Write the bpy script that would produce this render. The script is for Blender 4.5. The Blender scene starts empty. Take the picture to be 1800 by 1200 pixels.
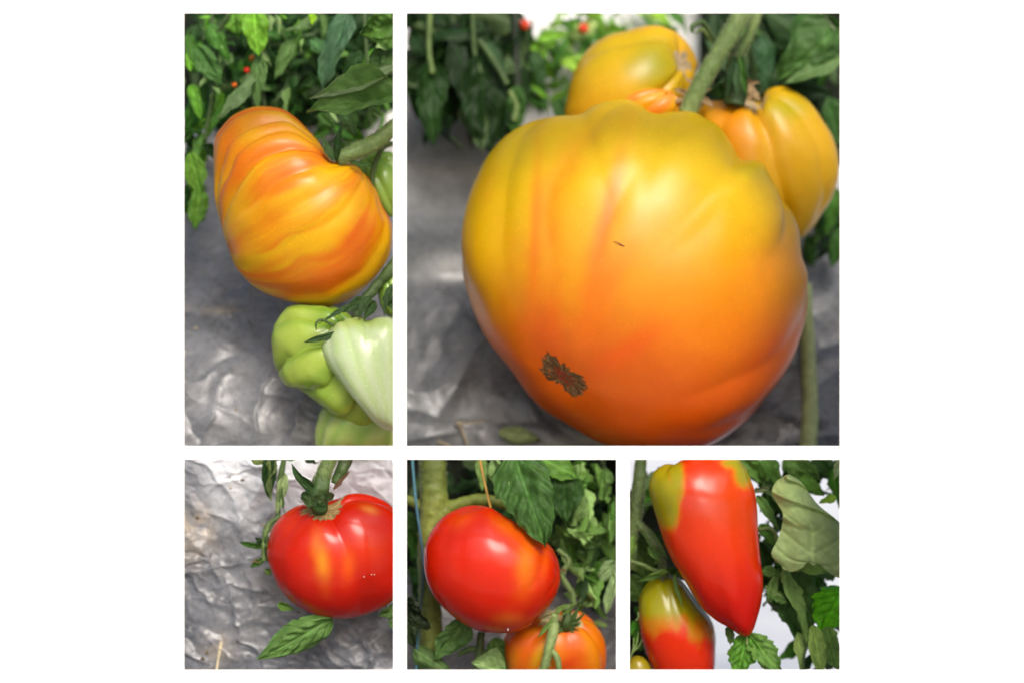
import bpy, math, random
import numpy as np
from mathutils import Vector, Matrix

# ------------------------------------------------------------------ scale, camera, sky, sun
U = 0.0002            # metres per photograph pixel (1800 wide) at the wall's face
D = 4000.0            # camera distance in those pixels
sc = bpy.context.scene
COL = sc.collection

cam_d = bpy.data.cameras.new('camera')
cam = bpy.data.objects.new('camera', cam_d); COL.objects.link(cam)
cam.location = (0, -D * U, 0); cam.rotation_euler = (math.radians(90), 0, 0)
cam_d.sensor_width = 36.0; cam_d.lens = 36.0 * D / 1800.0
cam_d.clip_start = 0.01; cam_d.clip_end = 100
cam_d.dof.use_dof = True; cam_d.dof.focus_distance = (D + 115) * U; cam_d.dof.aperture_fstop = 4.4
sc.camera = cam

ELEV, AZ = math.radians(38), math.radians(14)
world = bpy.data.worlds.new("World"); sc.world = world; world.use_nodes = True
wn = world.node_tree
sky = wn.nodes.new('ShaderNodeTexSky'); sky.sky_type = 'NISHITA'; sky.sun_disc = False
sky.sun_elevation = ELEV; sky.sun_rotation = math.pi - AZ
sky.air_density = 1.0; sky.dust_density = 4.0; sky.ozone_density = 1.0
wn.links.new(sky.outputs[0], wn.nodes['Background'].inputs[0])
wn.nodes['Background'].inputs[1].default_value = 0.10
sun_d = bpy.data.lights.new('sun', 'SUN'); sun_d.energy = 1.5; sun_d.angle = math.radians(26)
sun_d.color = (1.0, 0.96, 0.91)
sun = bpy.data.objects.new('sun', sun_d); COL.objects.link(sun)
S = Vector((math.sin(AZ) * math.cos(ELEV), -math.cos(AZ) * math.cos(ELEV), math.sin(ELEV)))
sun.rotation_euler = (-S).to_track_quat('-Z', 'Y').to_euler()
sc.view_settings.view_transform = 'Standard'; sc.view_settings.look = 'None'
sc.view_settings.exposure = 0.68; sc.view_settings.gamma = 1.0

# ------------------------------------------------------------------ helpers
WT = 16        # thickness of the white board, px
OFF = 120.0     # everything hangs this far behind the board
def at(x, y, d, off=OFF):
    """photograph position (px) at a depth d (px) behind the wall's face -> metres"""
    x = np.asarray(x, float); y = np.asarray(y, float); d = np.asarray(d, float)
    d = d + off
    k = (D + d) / D * U
    return np.stack(np.broadcast_arrays((x - 900) * k, d * U, (600 - y) * k), -1)

def _hash(i, j, k, seed):
    n = (i.astype(np.int64) * 73856093) ^ (j.astype(np.int64) * 19349663) ^ (k.astype(np.int64) * 83492791) ^ (seed * 2654435)
    n = (n ^ (n >> 13)) * 1274126177 & 0x7fffffff
    n = (n ^ (n >> 15)) * 668265263 & 0x7fffffff
    return ((n ^ (n >> 16)) & 0xffff) / 65535.0

def noise(p, seed=0):
    """smooth value noise in -1..1, p (...,3)"""
    p = np.asarray(p, float); f = np.floor(p); t = p - f; t = t * t * t * (t * (t * 6 - 15) + 10); f = f.astype(np.int64)
    out = 0
    for a in (0, 1):
        for b in (0, 1):
            for c in (0, 1):
                w = (t[..., 0] if a else 1 - t[..., 0]) * (t[..., 1] if b else 1 - t[..., 1]) * (t[..., 2] if c else 1 - t[..., 2])
                out = out + w * _hash(f[..., 0] + a, f[..., 1] + b, f[..., 2] + c, seed)
    return out * 2 - 1

def fbm(p, seed=0, o=4):
    p = np.asarray(p, float); s = 0; a = 1; n = 0
    for i in range(o):
        s = s + a * noise(p, seed + i); n += a; p = p * 2.03 + 5.1; a *= 0.5
    return s / n

def ridge(p, seed=0, o=4):
    p = np.asarray(p, float); s = 0; a = 1; n = 0
    for i in range(o):
        s = s + a * (1 - np.abs(noise(p, seed + i)) * 2); n += a; p = p * 2.1 + 3.3; a *= 0.55
    return s / n

def cells(p, seed=0):
    """distance to the nearest scattered point, in a lozenge metric: planar facets that meet in creases"""
    f = np.floor(p).astype(np.int64); best = np.full(p.shape[:-1], 9.0); z = np.zeros_like(f[..., 0])
    for i in (-1, 0, 1):
        for j in (-1, 0, 1):
            ix, iy = f[..., 0] + i, f[..., 1] + j
            dx = ix + _hash(ix, iy, z, seed) - p[..., 0]; dy = iy + _hash(ix, iy, z + 7, seed) - p[..., 1]
            best = np.minimum(best, np.maximum(np.abs(dx + 0.3 * dy), np.abs(dy - 0.25 * dx)))
    return best

def sst(a, b, x):
    t = np.clip((x - a) / (b - a), 0, 1); return t * t * (3 - 2 * t)

def lin(r, g, b):
    c = np.array([r, g, b], float) / 255
    return np.where(c <= 0.04045, c / 12.92, ((c + 0.055) / 1.055) ** 2.4)

ORG = {}
def tag(o, label=None, cat=None, group=None, kind=None):
    for k, v in (('label', label), ('category', cat), ('group', group), ('kind', kind)):
        if v: o[k] = v
    return o

def link(name, me, parent=None, origin=None):
    o = bpy.data.objects.new(name, me); COL.objects.link(o)
    if parent is not None:
        o.parent = parent
        ORG[o] = ORG[parent]
    else:
        o.location = origin; ORG[o] = np.array(origin, float)
    return o

def empty(name, origin, label, cat, group=None):
    o = link(name, None, None, tuple(float(a) for a in origin))
    o.empty_display_size = 0.005
    return tag(o, label, cat, group)

def make(name, V, F, mat, parent=None, col=None, origin=None, smooth=True):
    """V (n,3) in world metres, F a list or an array of faces, col (n,3) linear colours"""
    V = np.asarray(V, float)
    og = ORG[parent] if parent is not None else (np.asarray(origin, float) if origin is not None else V.mean(0))
    me = bpy.data.meshes.new(name)
    me.from_pydata((V - og).tolist(), [], F.tolist() if hasattr(F, 'tolist') else F)
    me.materials.append(mat)
    if smooth: me.polygons.foreach_set('use_smooth', [True] * len(me.polygons))
    if col is not None:
        at_ = me.color_attributes.new('Col', 'FLOAT_COLOR', 'POINT')
        c4 = np.ones((len(V), 4)); c4[:, :3] = col
        at_.data.foreach_set('color', c4.ravel())
    me.update()
    return link(name, me, parent, tuple(og))

def grid_faces(n, m, wrap=False):
    i = np.arange(n - 1)[:, None]; j = np.arange(m if wrap else m - 1)[None, :]
    j2 = (j + 1) % m
    return np.stack([i * m + j, i * m + j2, (i + 1) * m + j2, (i + 1) * m + j], -1).reshape(-1, 4)

# ------------------------------------------------------------------ materials
def nodemat(name):
    m = bpy.data.materials.new(name); m.use_nodes = True
    nt = m.node_tree; return m, nt, nt.nodes['Principled BSDF']

def tnoise(nt, px, detail=3, rough=0.55):
    tc = nt.nodes.new('ShaderNodeTexCoord'); n = nt.nodes.new('ShaderNodeTexNoise')
    n.inputs['Scale'].default_value = 1.0 / (px * U); n.inputs['Detail'].default_value = detail; n.inputs['Roughness'].default_value = rough
    nt.links.new(tc.outputs['Object'], n.inputs['Vector']); return n

def maprange(nt, src, a, b, lo=0.3, hi=0.7):
    r = nt.nodes.new('ShaderNodeMapRange')
    r.inputs['From Min'].default_value = lo; r.inputs['From Max'].default_value = hi
    r.inputs['To Min'].default_value = a; r.inputs['To Max'].default_value = b
    nt.links.new(src, r.inputs['Value']); return r.outputs[0]

def mul(nt, colour, fac):
    x = nt.nodes.new('ShaderNodeVectorMath'); x.operation = 'SCALE'
    nt.links.new(colour, x.inputs[0]); nt.links.new(fac, x.inputs['Scale']); return x.outputs[0]

def bump(nt, bsdf, src, px, strength):
    b = nt.nodes.new('ShaderNodeBump'); b.inputs['Distance'].default_value = px * U; b.inputs['Strength'].default_value = strength
    nt.links.new(src, b.inputs['Height']); nt.links.new(b.outputs[0], bsdf.inputs['Normal']); return b

def fruit_mat(name, rough=0.34, sss=0.12, spec=0.5, coat=0.0):
    m, nt, b = nodemat(name)
    a = nt.nodes.new('ShaderNodeAttribute'); a.attribute_name = 'Col'
    n1 = tnoise(nt, 26, 4); n2 = tnoise(nt, 3.2, 2)
    c = mul(nt, a.outputs['Color'], maprange(nt, n1.outputs[0], 0.97, 1.03))
    c = mul(nt, c, maprange(nt, n2.outputs[0], 0.98, 1.02))
    n4 = tnoise(nt, 3.6, 1); c = mul(nt, c, maprange(nt, n4.outputs[0], 1.0, 1.24, 0.66, 0.74))
    nt.links.new(c, b.inputs['Base Color'])
    nt.links.new(maprange(nt, n1.outputs[0], rough - 0.02, rough + 0.02), b.inputs['Roughness'])
    b.inputs['Specular IOR Level'].default_value = spec
    b.inputs['Subsurface Weight'].default_value = sss
    b.inputs['Subsurface Radius'].default_value = (1.0, 0.35, 0.12); b.inputs['Subsurface Scale'].default_value = 0.002
    b.inputs['Coat Weight'].default_value = coat; b.inputs['Coat Roughness'].default_value = 0.16
    n3 = tnoise(nt, 30, 2); bump(nt, b, n3.outputs[0], 1.0, 0.06)
    return m
M_RIPE = fruit_mat('ripe_skin', 0.33, 0.06, 0.36)
M_RED = fruit_mat('red_skin', 0.22, 0.04, 0.38)
M_GREEN = fruit_mat('green_skin', 0.22, 0.06, 0.45, 0.0)

def attr_mat(name, rough=0.6, npx=8, amp=0.15, bpx=1.0, bst=0.4, spec=0.4, detail=4):
    m, nt, b = nodemat(name)
    a = nt.nodes.new('ShaderNodeAttribute'); a.attribute_name = 'Col'
    n = tnoise(nt, npx, detail, 0.65)
    nt.links.new(mul(nt, a.outputs['Color'], maprange(nt, n.outputs[0], 1 - amp, 1 + amp)), b.inputs['Base Color'])
    b.inputs['Roughness'].default_value = rough; b.inputs['Specular IOR Level'].default_value = spec
    bump(nt, b, n.outputs[0], bpx, bst); return m
M_STEM = attr_mat('vine_stem', 0.55, 7, 0.22, 1.2, 0.5, 0.4)
M_CORK = attr_mat('cork_scar', 0.85, 4, 0.3, 2.0, 0.8, 0.2)
M_DRY = attr_mat('dry_straw', 0.8, 5, 0.2, 1.0, 0.5, 0.3)
M_STRING = attr_mat('garden_string', 0.6, 4, 0.15, 0.8, 0.5, 0.4)

def leaf_mat():
    m, nt, b = nodemat('leaf_blade')
    oi = nt.nodes.new('ShaderNodeObjectInfo')
    a = nt.nodes.new('ShaderNodeAttribute'); a.attribute_name = 'Col'
    sep = nt.nodes.new('ShaderNodeSeparateColor'); nt.links.new(a.outputs['Color'], sep.inputs[0])
    n = tnoise(nt, 1.0, 4, 0.6); n.inputs['Scale'].default_value = 5.0
    n2 = tnoise(nt, 1.0, 3, 0.6); n2.inputs['Scale'].default_value = 26.0
    c = mul(nt, oi.outputs['Color'], sep.outputs[0])
    c = mul(nt, c, maprange(nt, n.outputs[0], 0.70, 1.32))
    c = mul(nt, c, maprange(nt, n2.outputs[0], 0.86, 1.14))
    # the underside of a tomato leaf is paler and greyer
    geo = nt.nodes.new('ShaderNodeNewGeometry')
    mx = nt.nodes.new('ShaderNodeMix'); mx.data_type = 'RGBA'
    g2 = nt.nodes.new('ShaderNodeMix'); g2.data_type = 'RGBA'; g2.inputs[0].default_value = 0.4
    nt.links.new(c, g2.inputs[6]); g2.inputs[7].default_value = (0.15, 0.23, 0.09, 1)
    nt.links.new(geo.outputs['Backfacing'], mx.inputs[0]); nt.links.new(c, mx.inputs[6]); nt.links.new(g2.outputs[2], mx.inputs[7])
    nt.links.new(mx.outputs[2], b.inputs['Base Color'])
    b.inputs['Roughness'].default_value = 0.48; b.inputs['Specular IOR Level'].default_value = 0.22
    bm = nt.nodes.new('ShaderNodeBump'); bm.inputs['Distance'].default_value = 1.6 * U; bm.inputs['Strength'].default_value = 0.5
    nt.links.new(n2.outputs[0], bm.inputs['Height']); nt.links.new(bm.outputs[0], b.inputs['Normal'])
    tr = nt.nodes.new('ShaderNodeBsdfTranslucent'); nt.links.new(mx.outputs[2], tr.inputs[0])
    ms = nt.nodes.new('ShaderNodeMixShader'); ms.inputs[0].default_value = 0.22
    out = nt.nodes['Material Output']
    nt.links.new(b.outputs[0], ms.inputs[1]); nt.links.new(tr.outputs[0], ms.inputs[2]); nt.links.new(ms.outputs[0], out.inputs[0])
    return m
M_LEAF = leaf_mat()

def sheet_mat(name='plastic_film', metal=0.0):
    m, nt, b = nodemat(name); b.inputs['Metallic'].default_value = metal
    a = nt.nodes.new('ShaderNodeAttribute'); a.attribute_name = 'Col'
    n = tnoise(nt, 14, 5, 0.65); n2 = tnoise(nt, 3, 3, 0.6)
    c = mul(nt, a.outputs['Color'], maprange(nt, n.outputs[0], 0.86, 1.14))
    c = mul(nt, c, maprange(nt, n2.outputs[0], 0.92, 1.08))
    n5 = tnoise(nt, 4.5, 2); c = mul(nt, c, maprange(nt, n5.outputs[0], 1.0, 1.3, 0.64, 0.76))
    nt.links.new(c, b.inputs['Base Color'])
    nt.links.new(maprange(nt, n.outputs[0], 0.20, 0.42), b.inputs['Roughness'])
    b.inputs['Specular IOR Level'].default_value = 0.55
    bump(nt, b, n.outputs[0], 2.0, 0.12)
    return m
M_SHEET = sheet_mat()

def plain(name, c, rough=0.8, npx=60, amp=0.03):
    m, nt, b = nodemat(name); n = tnoise(nt, npx, 3)
    rgb = nt.nodes.new('ShaderNodeRGB'); rgb.outputs[0].default_value = (*c, 1)
    nt.links.new(mul(nt, rgb.outputs[0], maprange(nt, n.outputs[0], 1 - amp, 1 + amp)), b.inputs['Base Color'])
    b.inputs['Roughness'].default_value = rough; b.inputs['Specular IOR Level'].default_value = 0.2
    return m
M_WALL = plain('white_paint', (0.90, 0.90, 0.90), 0.7)
M_GROUND = plain('bounce_ground', (0.34, 0.33, 0.31), 0.8, 300, 0.2)
M_BACK_SHEET = plain('bright_back_sheet', (0.80, 0.80, 0.79), 0.6, 500, 0.12)
M_DARK = plain('gap_shade_black', (0.012, 0.016, 0.010), 0.95, 12, 0.4)  # near-black that stands in for deep shade between leaves

# ------------------------------------------------------------------ the white wall and its five niches
NICHE = {1: (324, 24, 691, 783), 2: (715, 24, 1476, 783), 3: (324, 807, 691, 1176), 4: (715, 807, 1083, 1176), 5: (1107, 807, 1476, 1176)}
def build_wall():
    xs = [-2200, 324, 691, 715, 1083, 1107, 1476, 4000]; ys = [-70, 24, 783, 807, 1176, 1500]
    V = []; F = []
    for dp, e in ((0, 0), (WT, 1.5)):
        for y in ys:
            for x in xs:
                V.append((x, y, dp))
    solid = lambda cx, cy: not any(a < cx < b2 and t < cy < bo for a, t, b2, bo in NICHE.values())
    for lay in (0, 1):
        for r in range(5):
            for c in range(7):
                if solid((xs[c] + xs[c + 1]) / 2, (ys[r] + ys[r + 1]) / 2):
                    i = lay * 48 + r * 8 + c; q = [i, i + 8, i + 9, i + 1]
                    F.append(q if lay == 0 else q[::-1])
    V = [at(x, y, dp, 0) for x, y, dp in V]
    for a, t, b2, bo in list(NICHE.values()) + [(-2200, -70, 4000, 1500)]:
        k = len(V)
        for dp in (0, WT): V += [at(a, t, dp, 0), at(b2, t, dp, 0), at(b2, bo, dp, 0), at(a, bo, dp, 0)]
        for q in range(4):
            p = (q + 1) % 4; F.append([k + q, k + p, k + 4 + p, k + 4 + q])
    tag(make('wall', np.array(V), F, M_WALL, origin=(0, 0, 0), smooth=False), kind='structure')
    for x0, y0, x1, y1, dp in ((300, -40, 706, 260, 640), (1230, -60, 1520, 500, 735), (700, 790, 1096, 1010, 475), (1094, 860, 1200, 1190, 476)):  # dark panels added where the gaps in the foliage are only in shade
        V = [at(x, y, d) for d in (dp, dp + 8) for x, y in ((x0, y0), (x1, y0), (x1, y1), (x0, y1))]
        tag(make('dark_gap_panel', np.array(V), [[0, 3, 2, 1], [4, 5, 6, 7], [0, 1, 5, 4], [1, 2, 6, 5], [2, 3, 7, 6], [3, 0, 4, 7]], M_DARK, smooth=False), kind='structure')
build_wall()
def build_ground():
    """unseen pale ground plane, added to bounce fill light up onto the fruit"""
    z = (600 - 1500) * U - 0.004
    V = [(-40, -40, z), (40, -40, z), (40, 40, z), (-40, 40, z)]
    tag(make('ground', np.array(V), [[0, 1, 2, 3]], M_GROUND, origin=(0, 0, z), smooth=False), kind='structure')
    # white sheet added to stand in for the bright background behind the leaves
    z2 = z + 0.003; V = [(-1.5, 0.30, z2), (1.5, 0.30, z2), (1.5, 9.0, z2), (-1.5, 9.0, z2)]
    tag(make('added_back_sheet', np.array(V), [[0, 1, 2, 3]], M_BACK_SHEET, origin=(0, 0, z2), smooth=False), kind='structure')
build_ground()

# ------------------------------------------------------------------ ground film
def ground(x0, y0, x1, y1, dfun, colfun, seed, nx=190, ny=190, amp=10, fold=1.0, scale=70.0, fac=0.8, mat=None, folds=30, fang=0.5, debris=0):
    X, Y = np.meshgrid(np.linspace(x0, x1, nx), np.linspace(y0, y1, ny))
    P = np.stack([X / scale, Y / scale * 1.5, np.zeros_like(X) + seed], -1)
    W = P + 0.6 * np.stack([noise(P * 0.8, seed + 50), noise(P * 0.8, seed + 51), 0 * X], -1)
    r = ridge(W, seed, 5)
    crumple = ridge(W * 2.4, seed + 7, 3)
    Q = np.stack([X / scale, Y / scale], -1); Q = Q + 0.22 * np.stack([noise(P * 1.3, seed + 60), noise(P * 1.3, seed + 61)], -1)
    facet = 0
    for q, (f, a_) in enumerate(((1.0, 0.8), (2.1, 0.55), (4.3, 0.30))):
        an = seed + 1.1 * q; ca, sa = math.cos(an), math.sin(an)
        f1 = cells(np.stack([(Q[..., 0] * ca + Q[..., 1] * sa) * f * 1.5, (-Q[..., 0] * sa + Q[..., 1] * ca) * f], -1), seed * 3 + q)
        facet = facet + a_ / f * f1 * (0.35 + 0.65 * sst(-0.3, 0.4, noise(P * 0.7, seed + 80 + q)))
    rg = np.random.RandomState(seed * 5 + 2); fold_h = 0
    wx = X + 14 * noise(P * 1.4, seed + 70) + 4 * noise(P * 4, seed + 71); wy = Y + 14 * noise(P * 1.4, seed + 72) + 4 * noise(P * 4, seed + 73)
    for q in range(folds):
        cx, cy = rg.uniform(x0, x1), rg.uniform(y0, y1); an = fang + rg.randn() * 0.7; L = scale * rg.uniform(0.5, 2.4); cv = rg.randn() * 0.25 / L
        u = (wx - cx) * math.cos(an) + (wy - cy) * math.sin(an); v = -(wx - cx) * math.sin(an) + (wy - cy) * math.cos(an) + cv * u * u
        w1 = scale * rg.uniform(0.04, 0.16); w2 = w1 * rg.uniform(1.2, 3.5)
        fold_h = fold_h + rg.uniform(0.25, 0.8) * np.exp(-np.where(v > 0, v / w1, -v / w2)) * sst(1.0, 0.3, np.abs(u) / L) * rg.choice([1, 1, -0.6])
    h = amp * (1.1 * fold_h + fac * facet + 0.12 * r * fold + 0.5 * fbm(P * 0.6, seed + 3, 2))
    d = dfun(X, Y) - h
    c = colfun(X, Y, r, crumple)
    o = make('ground_sheet', at(X, Y, d).reshape(-1, 3), grid_faces(ny, nx)[:, ::-1], mat or M_SHEET, col=c.reshape(-1, 3))
    if debris:
        # crumbs of soil and dry leaf lying on the film
        V = []; F = []; C = []; pal = [(0.30, 0.22, 0.13), (0.46, 0.38, 0.26), (0.12, 0.09, 0.06), (0.60, 0.56, 0.48), (0.22, 0.17, 0.10)]
        cl = [(rg.uniform(x0, x1), rg.uniform(y0, y1)) for _ in range(7)] + [(345, 940), (385, 1145), (400, 545)]
        for q in range(debris):
            if rg.rand() < 0.55: ax, ay = cl[rg.randint(len(cl))]; px, py = ax + rg.randn() * 20, ay + rg.randn() * 16
            else: px, py = rg.uniform(x0, x1), rg.uniform(y0, y1)
            if not (x0 + 8 < px < x1 - 8 and y0 + 8 < py < y1 - 8): continue
            dd = d[int((py - y0) / (y1 - y0) * (ny - 1)), int((px - x0) / (x1 - x0) * (nx - 1))]; r_ = rg.uniform(0.6, 2.0) * (1.0 + 1.2 * (rg.rand() < .08)); k = len(V); an = rg.rand() * 6.3
            for t_ in range(5): V.append(at(px + r_ * rg.uniform(.6, 1.7) * math.cos(an + t_ * 1.257), py + r_ * rg.uniform(.6, 1.2) * math.sin(an + t_ * 1.257), dd + 0.3))
            V.append(at(px, py, dd - r_ * 0.9)); C += [pal[rg.randint(5)]] * 6
            F += [[k + t_, k + (t_ + 1) % 5, k + 5] for t_ in range(5)]
        cr_ = make('crumbs', np.array(V), F, M_DRY, col=np.array(C), smooth=False); tag(cr_, 'scattered crumbs of soil and dry leaf on the grey film', 'debris', None, 'stuff')
    return tag(o, kind='structure')

def grey(X, Y, base, var, tint, seed, sx=60.0, sy=30.0):
    P = np.stack([X / sx, Y / sy, np.zeros_like(X) + seed], -1)
    g = base * (1 + var * fbm(P, seed, 4))
    return np.clip(g, 0.01, 0.95)[..., None] * np.array(tint)

def mixc(c, col, w):
    return c * (1 - w[..., None]) + np.array(col) * w[..., None]

TIN = (0.95, 0.98, 1.05)
def col1(X, Y, r, cr):
    c = grey(X, Y, 0.20, 0.4, (0.95, 0.98, 1.05), 11)
    c = mixc(c, (0.62, 0.62, 0.61), sst(0.6, 0.9, cr) * 0.15)
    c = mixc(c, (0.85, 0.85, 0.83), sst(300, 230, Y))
    g = np.exp(-((X - 395) / 45) ** 2 - ((Y - 545) / 9) ** 2) * (0.5 + 0.5 * noise(np.stack([X / 7, Y / 5, 0 * X], -1), 4))
    return mixc(c, (0.42, 0.33, 0.2), np.clip(g, 0, 1) * 0.7)
ground(120, 195, 703, 800, lambda X, Y: 590 - 330 * sst(200, 800, Y), col1, 3, 380, 400, 10, 0.5, 80, folds=110, fang=0.45, fac=0.45, debris=90)

def col2(X, Y, r, cr):
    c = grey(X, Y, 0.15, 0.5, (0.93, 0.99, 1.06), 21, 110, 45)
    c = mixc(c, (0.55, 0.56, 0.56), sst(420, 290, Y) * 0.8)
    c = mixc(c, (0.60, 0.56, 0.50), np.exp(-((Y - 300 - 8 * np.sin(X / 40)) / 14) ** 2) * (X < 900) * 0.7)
    c = mixc(c, (0.82, 0.82, 0.82), sst(240, 180, Y))  # whitened to stand in for bright light in the gaps between leaves
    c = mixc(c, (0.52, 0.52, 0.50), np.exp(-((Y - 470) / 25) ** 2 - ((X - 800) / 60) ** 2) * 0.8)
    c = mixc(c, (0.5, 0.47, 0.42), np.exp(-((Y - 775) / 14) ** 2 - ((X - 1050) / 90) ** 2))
    return mixc(c, (0.01, 0.01, 0.01), np.exp(-((X - 1402) / 50) ** 4 - ((Y - 742 - (X - 1402) * 0.12) / 13) ** 4))
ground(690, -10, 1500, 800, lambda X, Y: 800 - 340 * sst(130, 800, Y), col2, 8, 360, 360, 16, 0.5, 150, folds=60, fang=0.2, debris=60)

def col3(X, Y, r, cr):
    c = grey(X, Y, 0.21, 0.4, (0.94, 0.98, 1.08), 31, 34, 22)
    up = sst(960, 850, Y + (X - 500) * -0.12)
    c = mixc(c, (0.80, 0.83, 0.88), up * (0.8 + 0.2 * sst(0.2, 0.8, r)))  # clear film whiter here, lightened further to offset the shade near the top
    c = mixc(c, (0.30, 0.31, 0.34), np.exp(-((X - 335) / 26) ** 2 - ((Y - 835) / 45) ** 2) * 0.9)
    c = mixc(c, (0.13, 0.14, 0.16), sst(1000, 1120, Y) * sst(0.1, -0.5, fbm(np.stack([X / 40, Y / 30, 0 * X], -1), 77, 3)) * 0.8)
    n = fbm(np.stack([X / 14, Y / 12, 0 * X], -1), 9, 4)
    s = np.exp(-((X - 342) / 34) ** 2 - ((Y - 935) / 42) ** 2) + 0.6 * np.exp(-((X - 385) / 26) ** 2 - ((Y - 1140) / 26) ** 2)
    c = mixc(c, (0.56, 0.47, 0.36), np.clip(s * (0.75 + 0.9 * n), 0, 1))
    return mixc(c, (0.9, 0.9, 0.9), sst(0.75, 1.0, cr) * 0.35)
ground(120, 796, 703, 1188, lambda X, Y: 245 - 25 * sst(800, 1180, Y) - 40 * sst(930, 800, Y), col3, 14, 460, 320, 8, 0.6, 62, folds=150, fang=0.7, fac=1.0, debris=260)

def col4(X, Y, r, cr):
    return grey(X, Y, 0.26, 0.5, (1, 1, 1.04), 41, 50, 20)
ground(704, 1000, 1094, 1188, lambda X, Y: 450 - 60 * sst(1000, 1180, Y), col4, 17, 120, 70, 7)

# ------------------------------------------------------------------ fruit
class Fruit: pass
def outline_r(pts, cx, cy):
    """closed smooth outline -> radius as a function of angle (720 samples), photograph px, y up"""
    P = np.array(pts, float); n = len(P); out = []
    for i in range(n):
        p0, p1, p2, p3 = P[i - 1], P[i], P[(i + 1) % n], P[(i + 2) % n]
        for t in np.linspace(0, 1, 14, endpoint=False):
            out.append(0.5 * ((2 * p1) + (p2 - p0) * t + (2 * p0 - 5 * p1 + 4 * p2 - p3) * t * t + (3 * p1 - p0 - 3 * p2 + p3) * t ** 3))
    Q = np.array(out); a = np.arctan2(cy - Q[:, 1], Q[:, 0] - cx); r = np.hypot(Q[:, 0] - cx, Q[:, 1] - cy)
    o = np.argsort(a); a, r = a[o], r[o]
    A = np.linspace(-math.pi, math.pi, 720, endpoint=False)
    return A, np.interp(A, np.r_[a - 2 * math.pi, a, a + 2 * math.pi], np.r_[r, r, r]), Q

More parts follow.
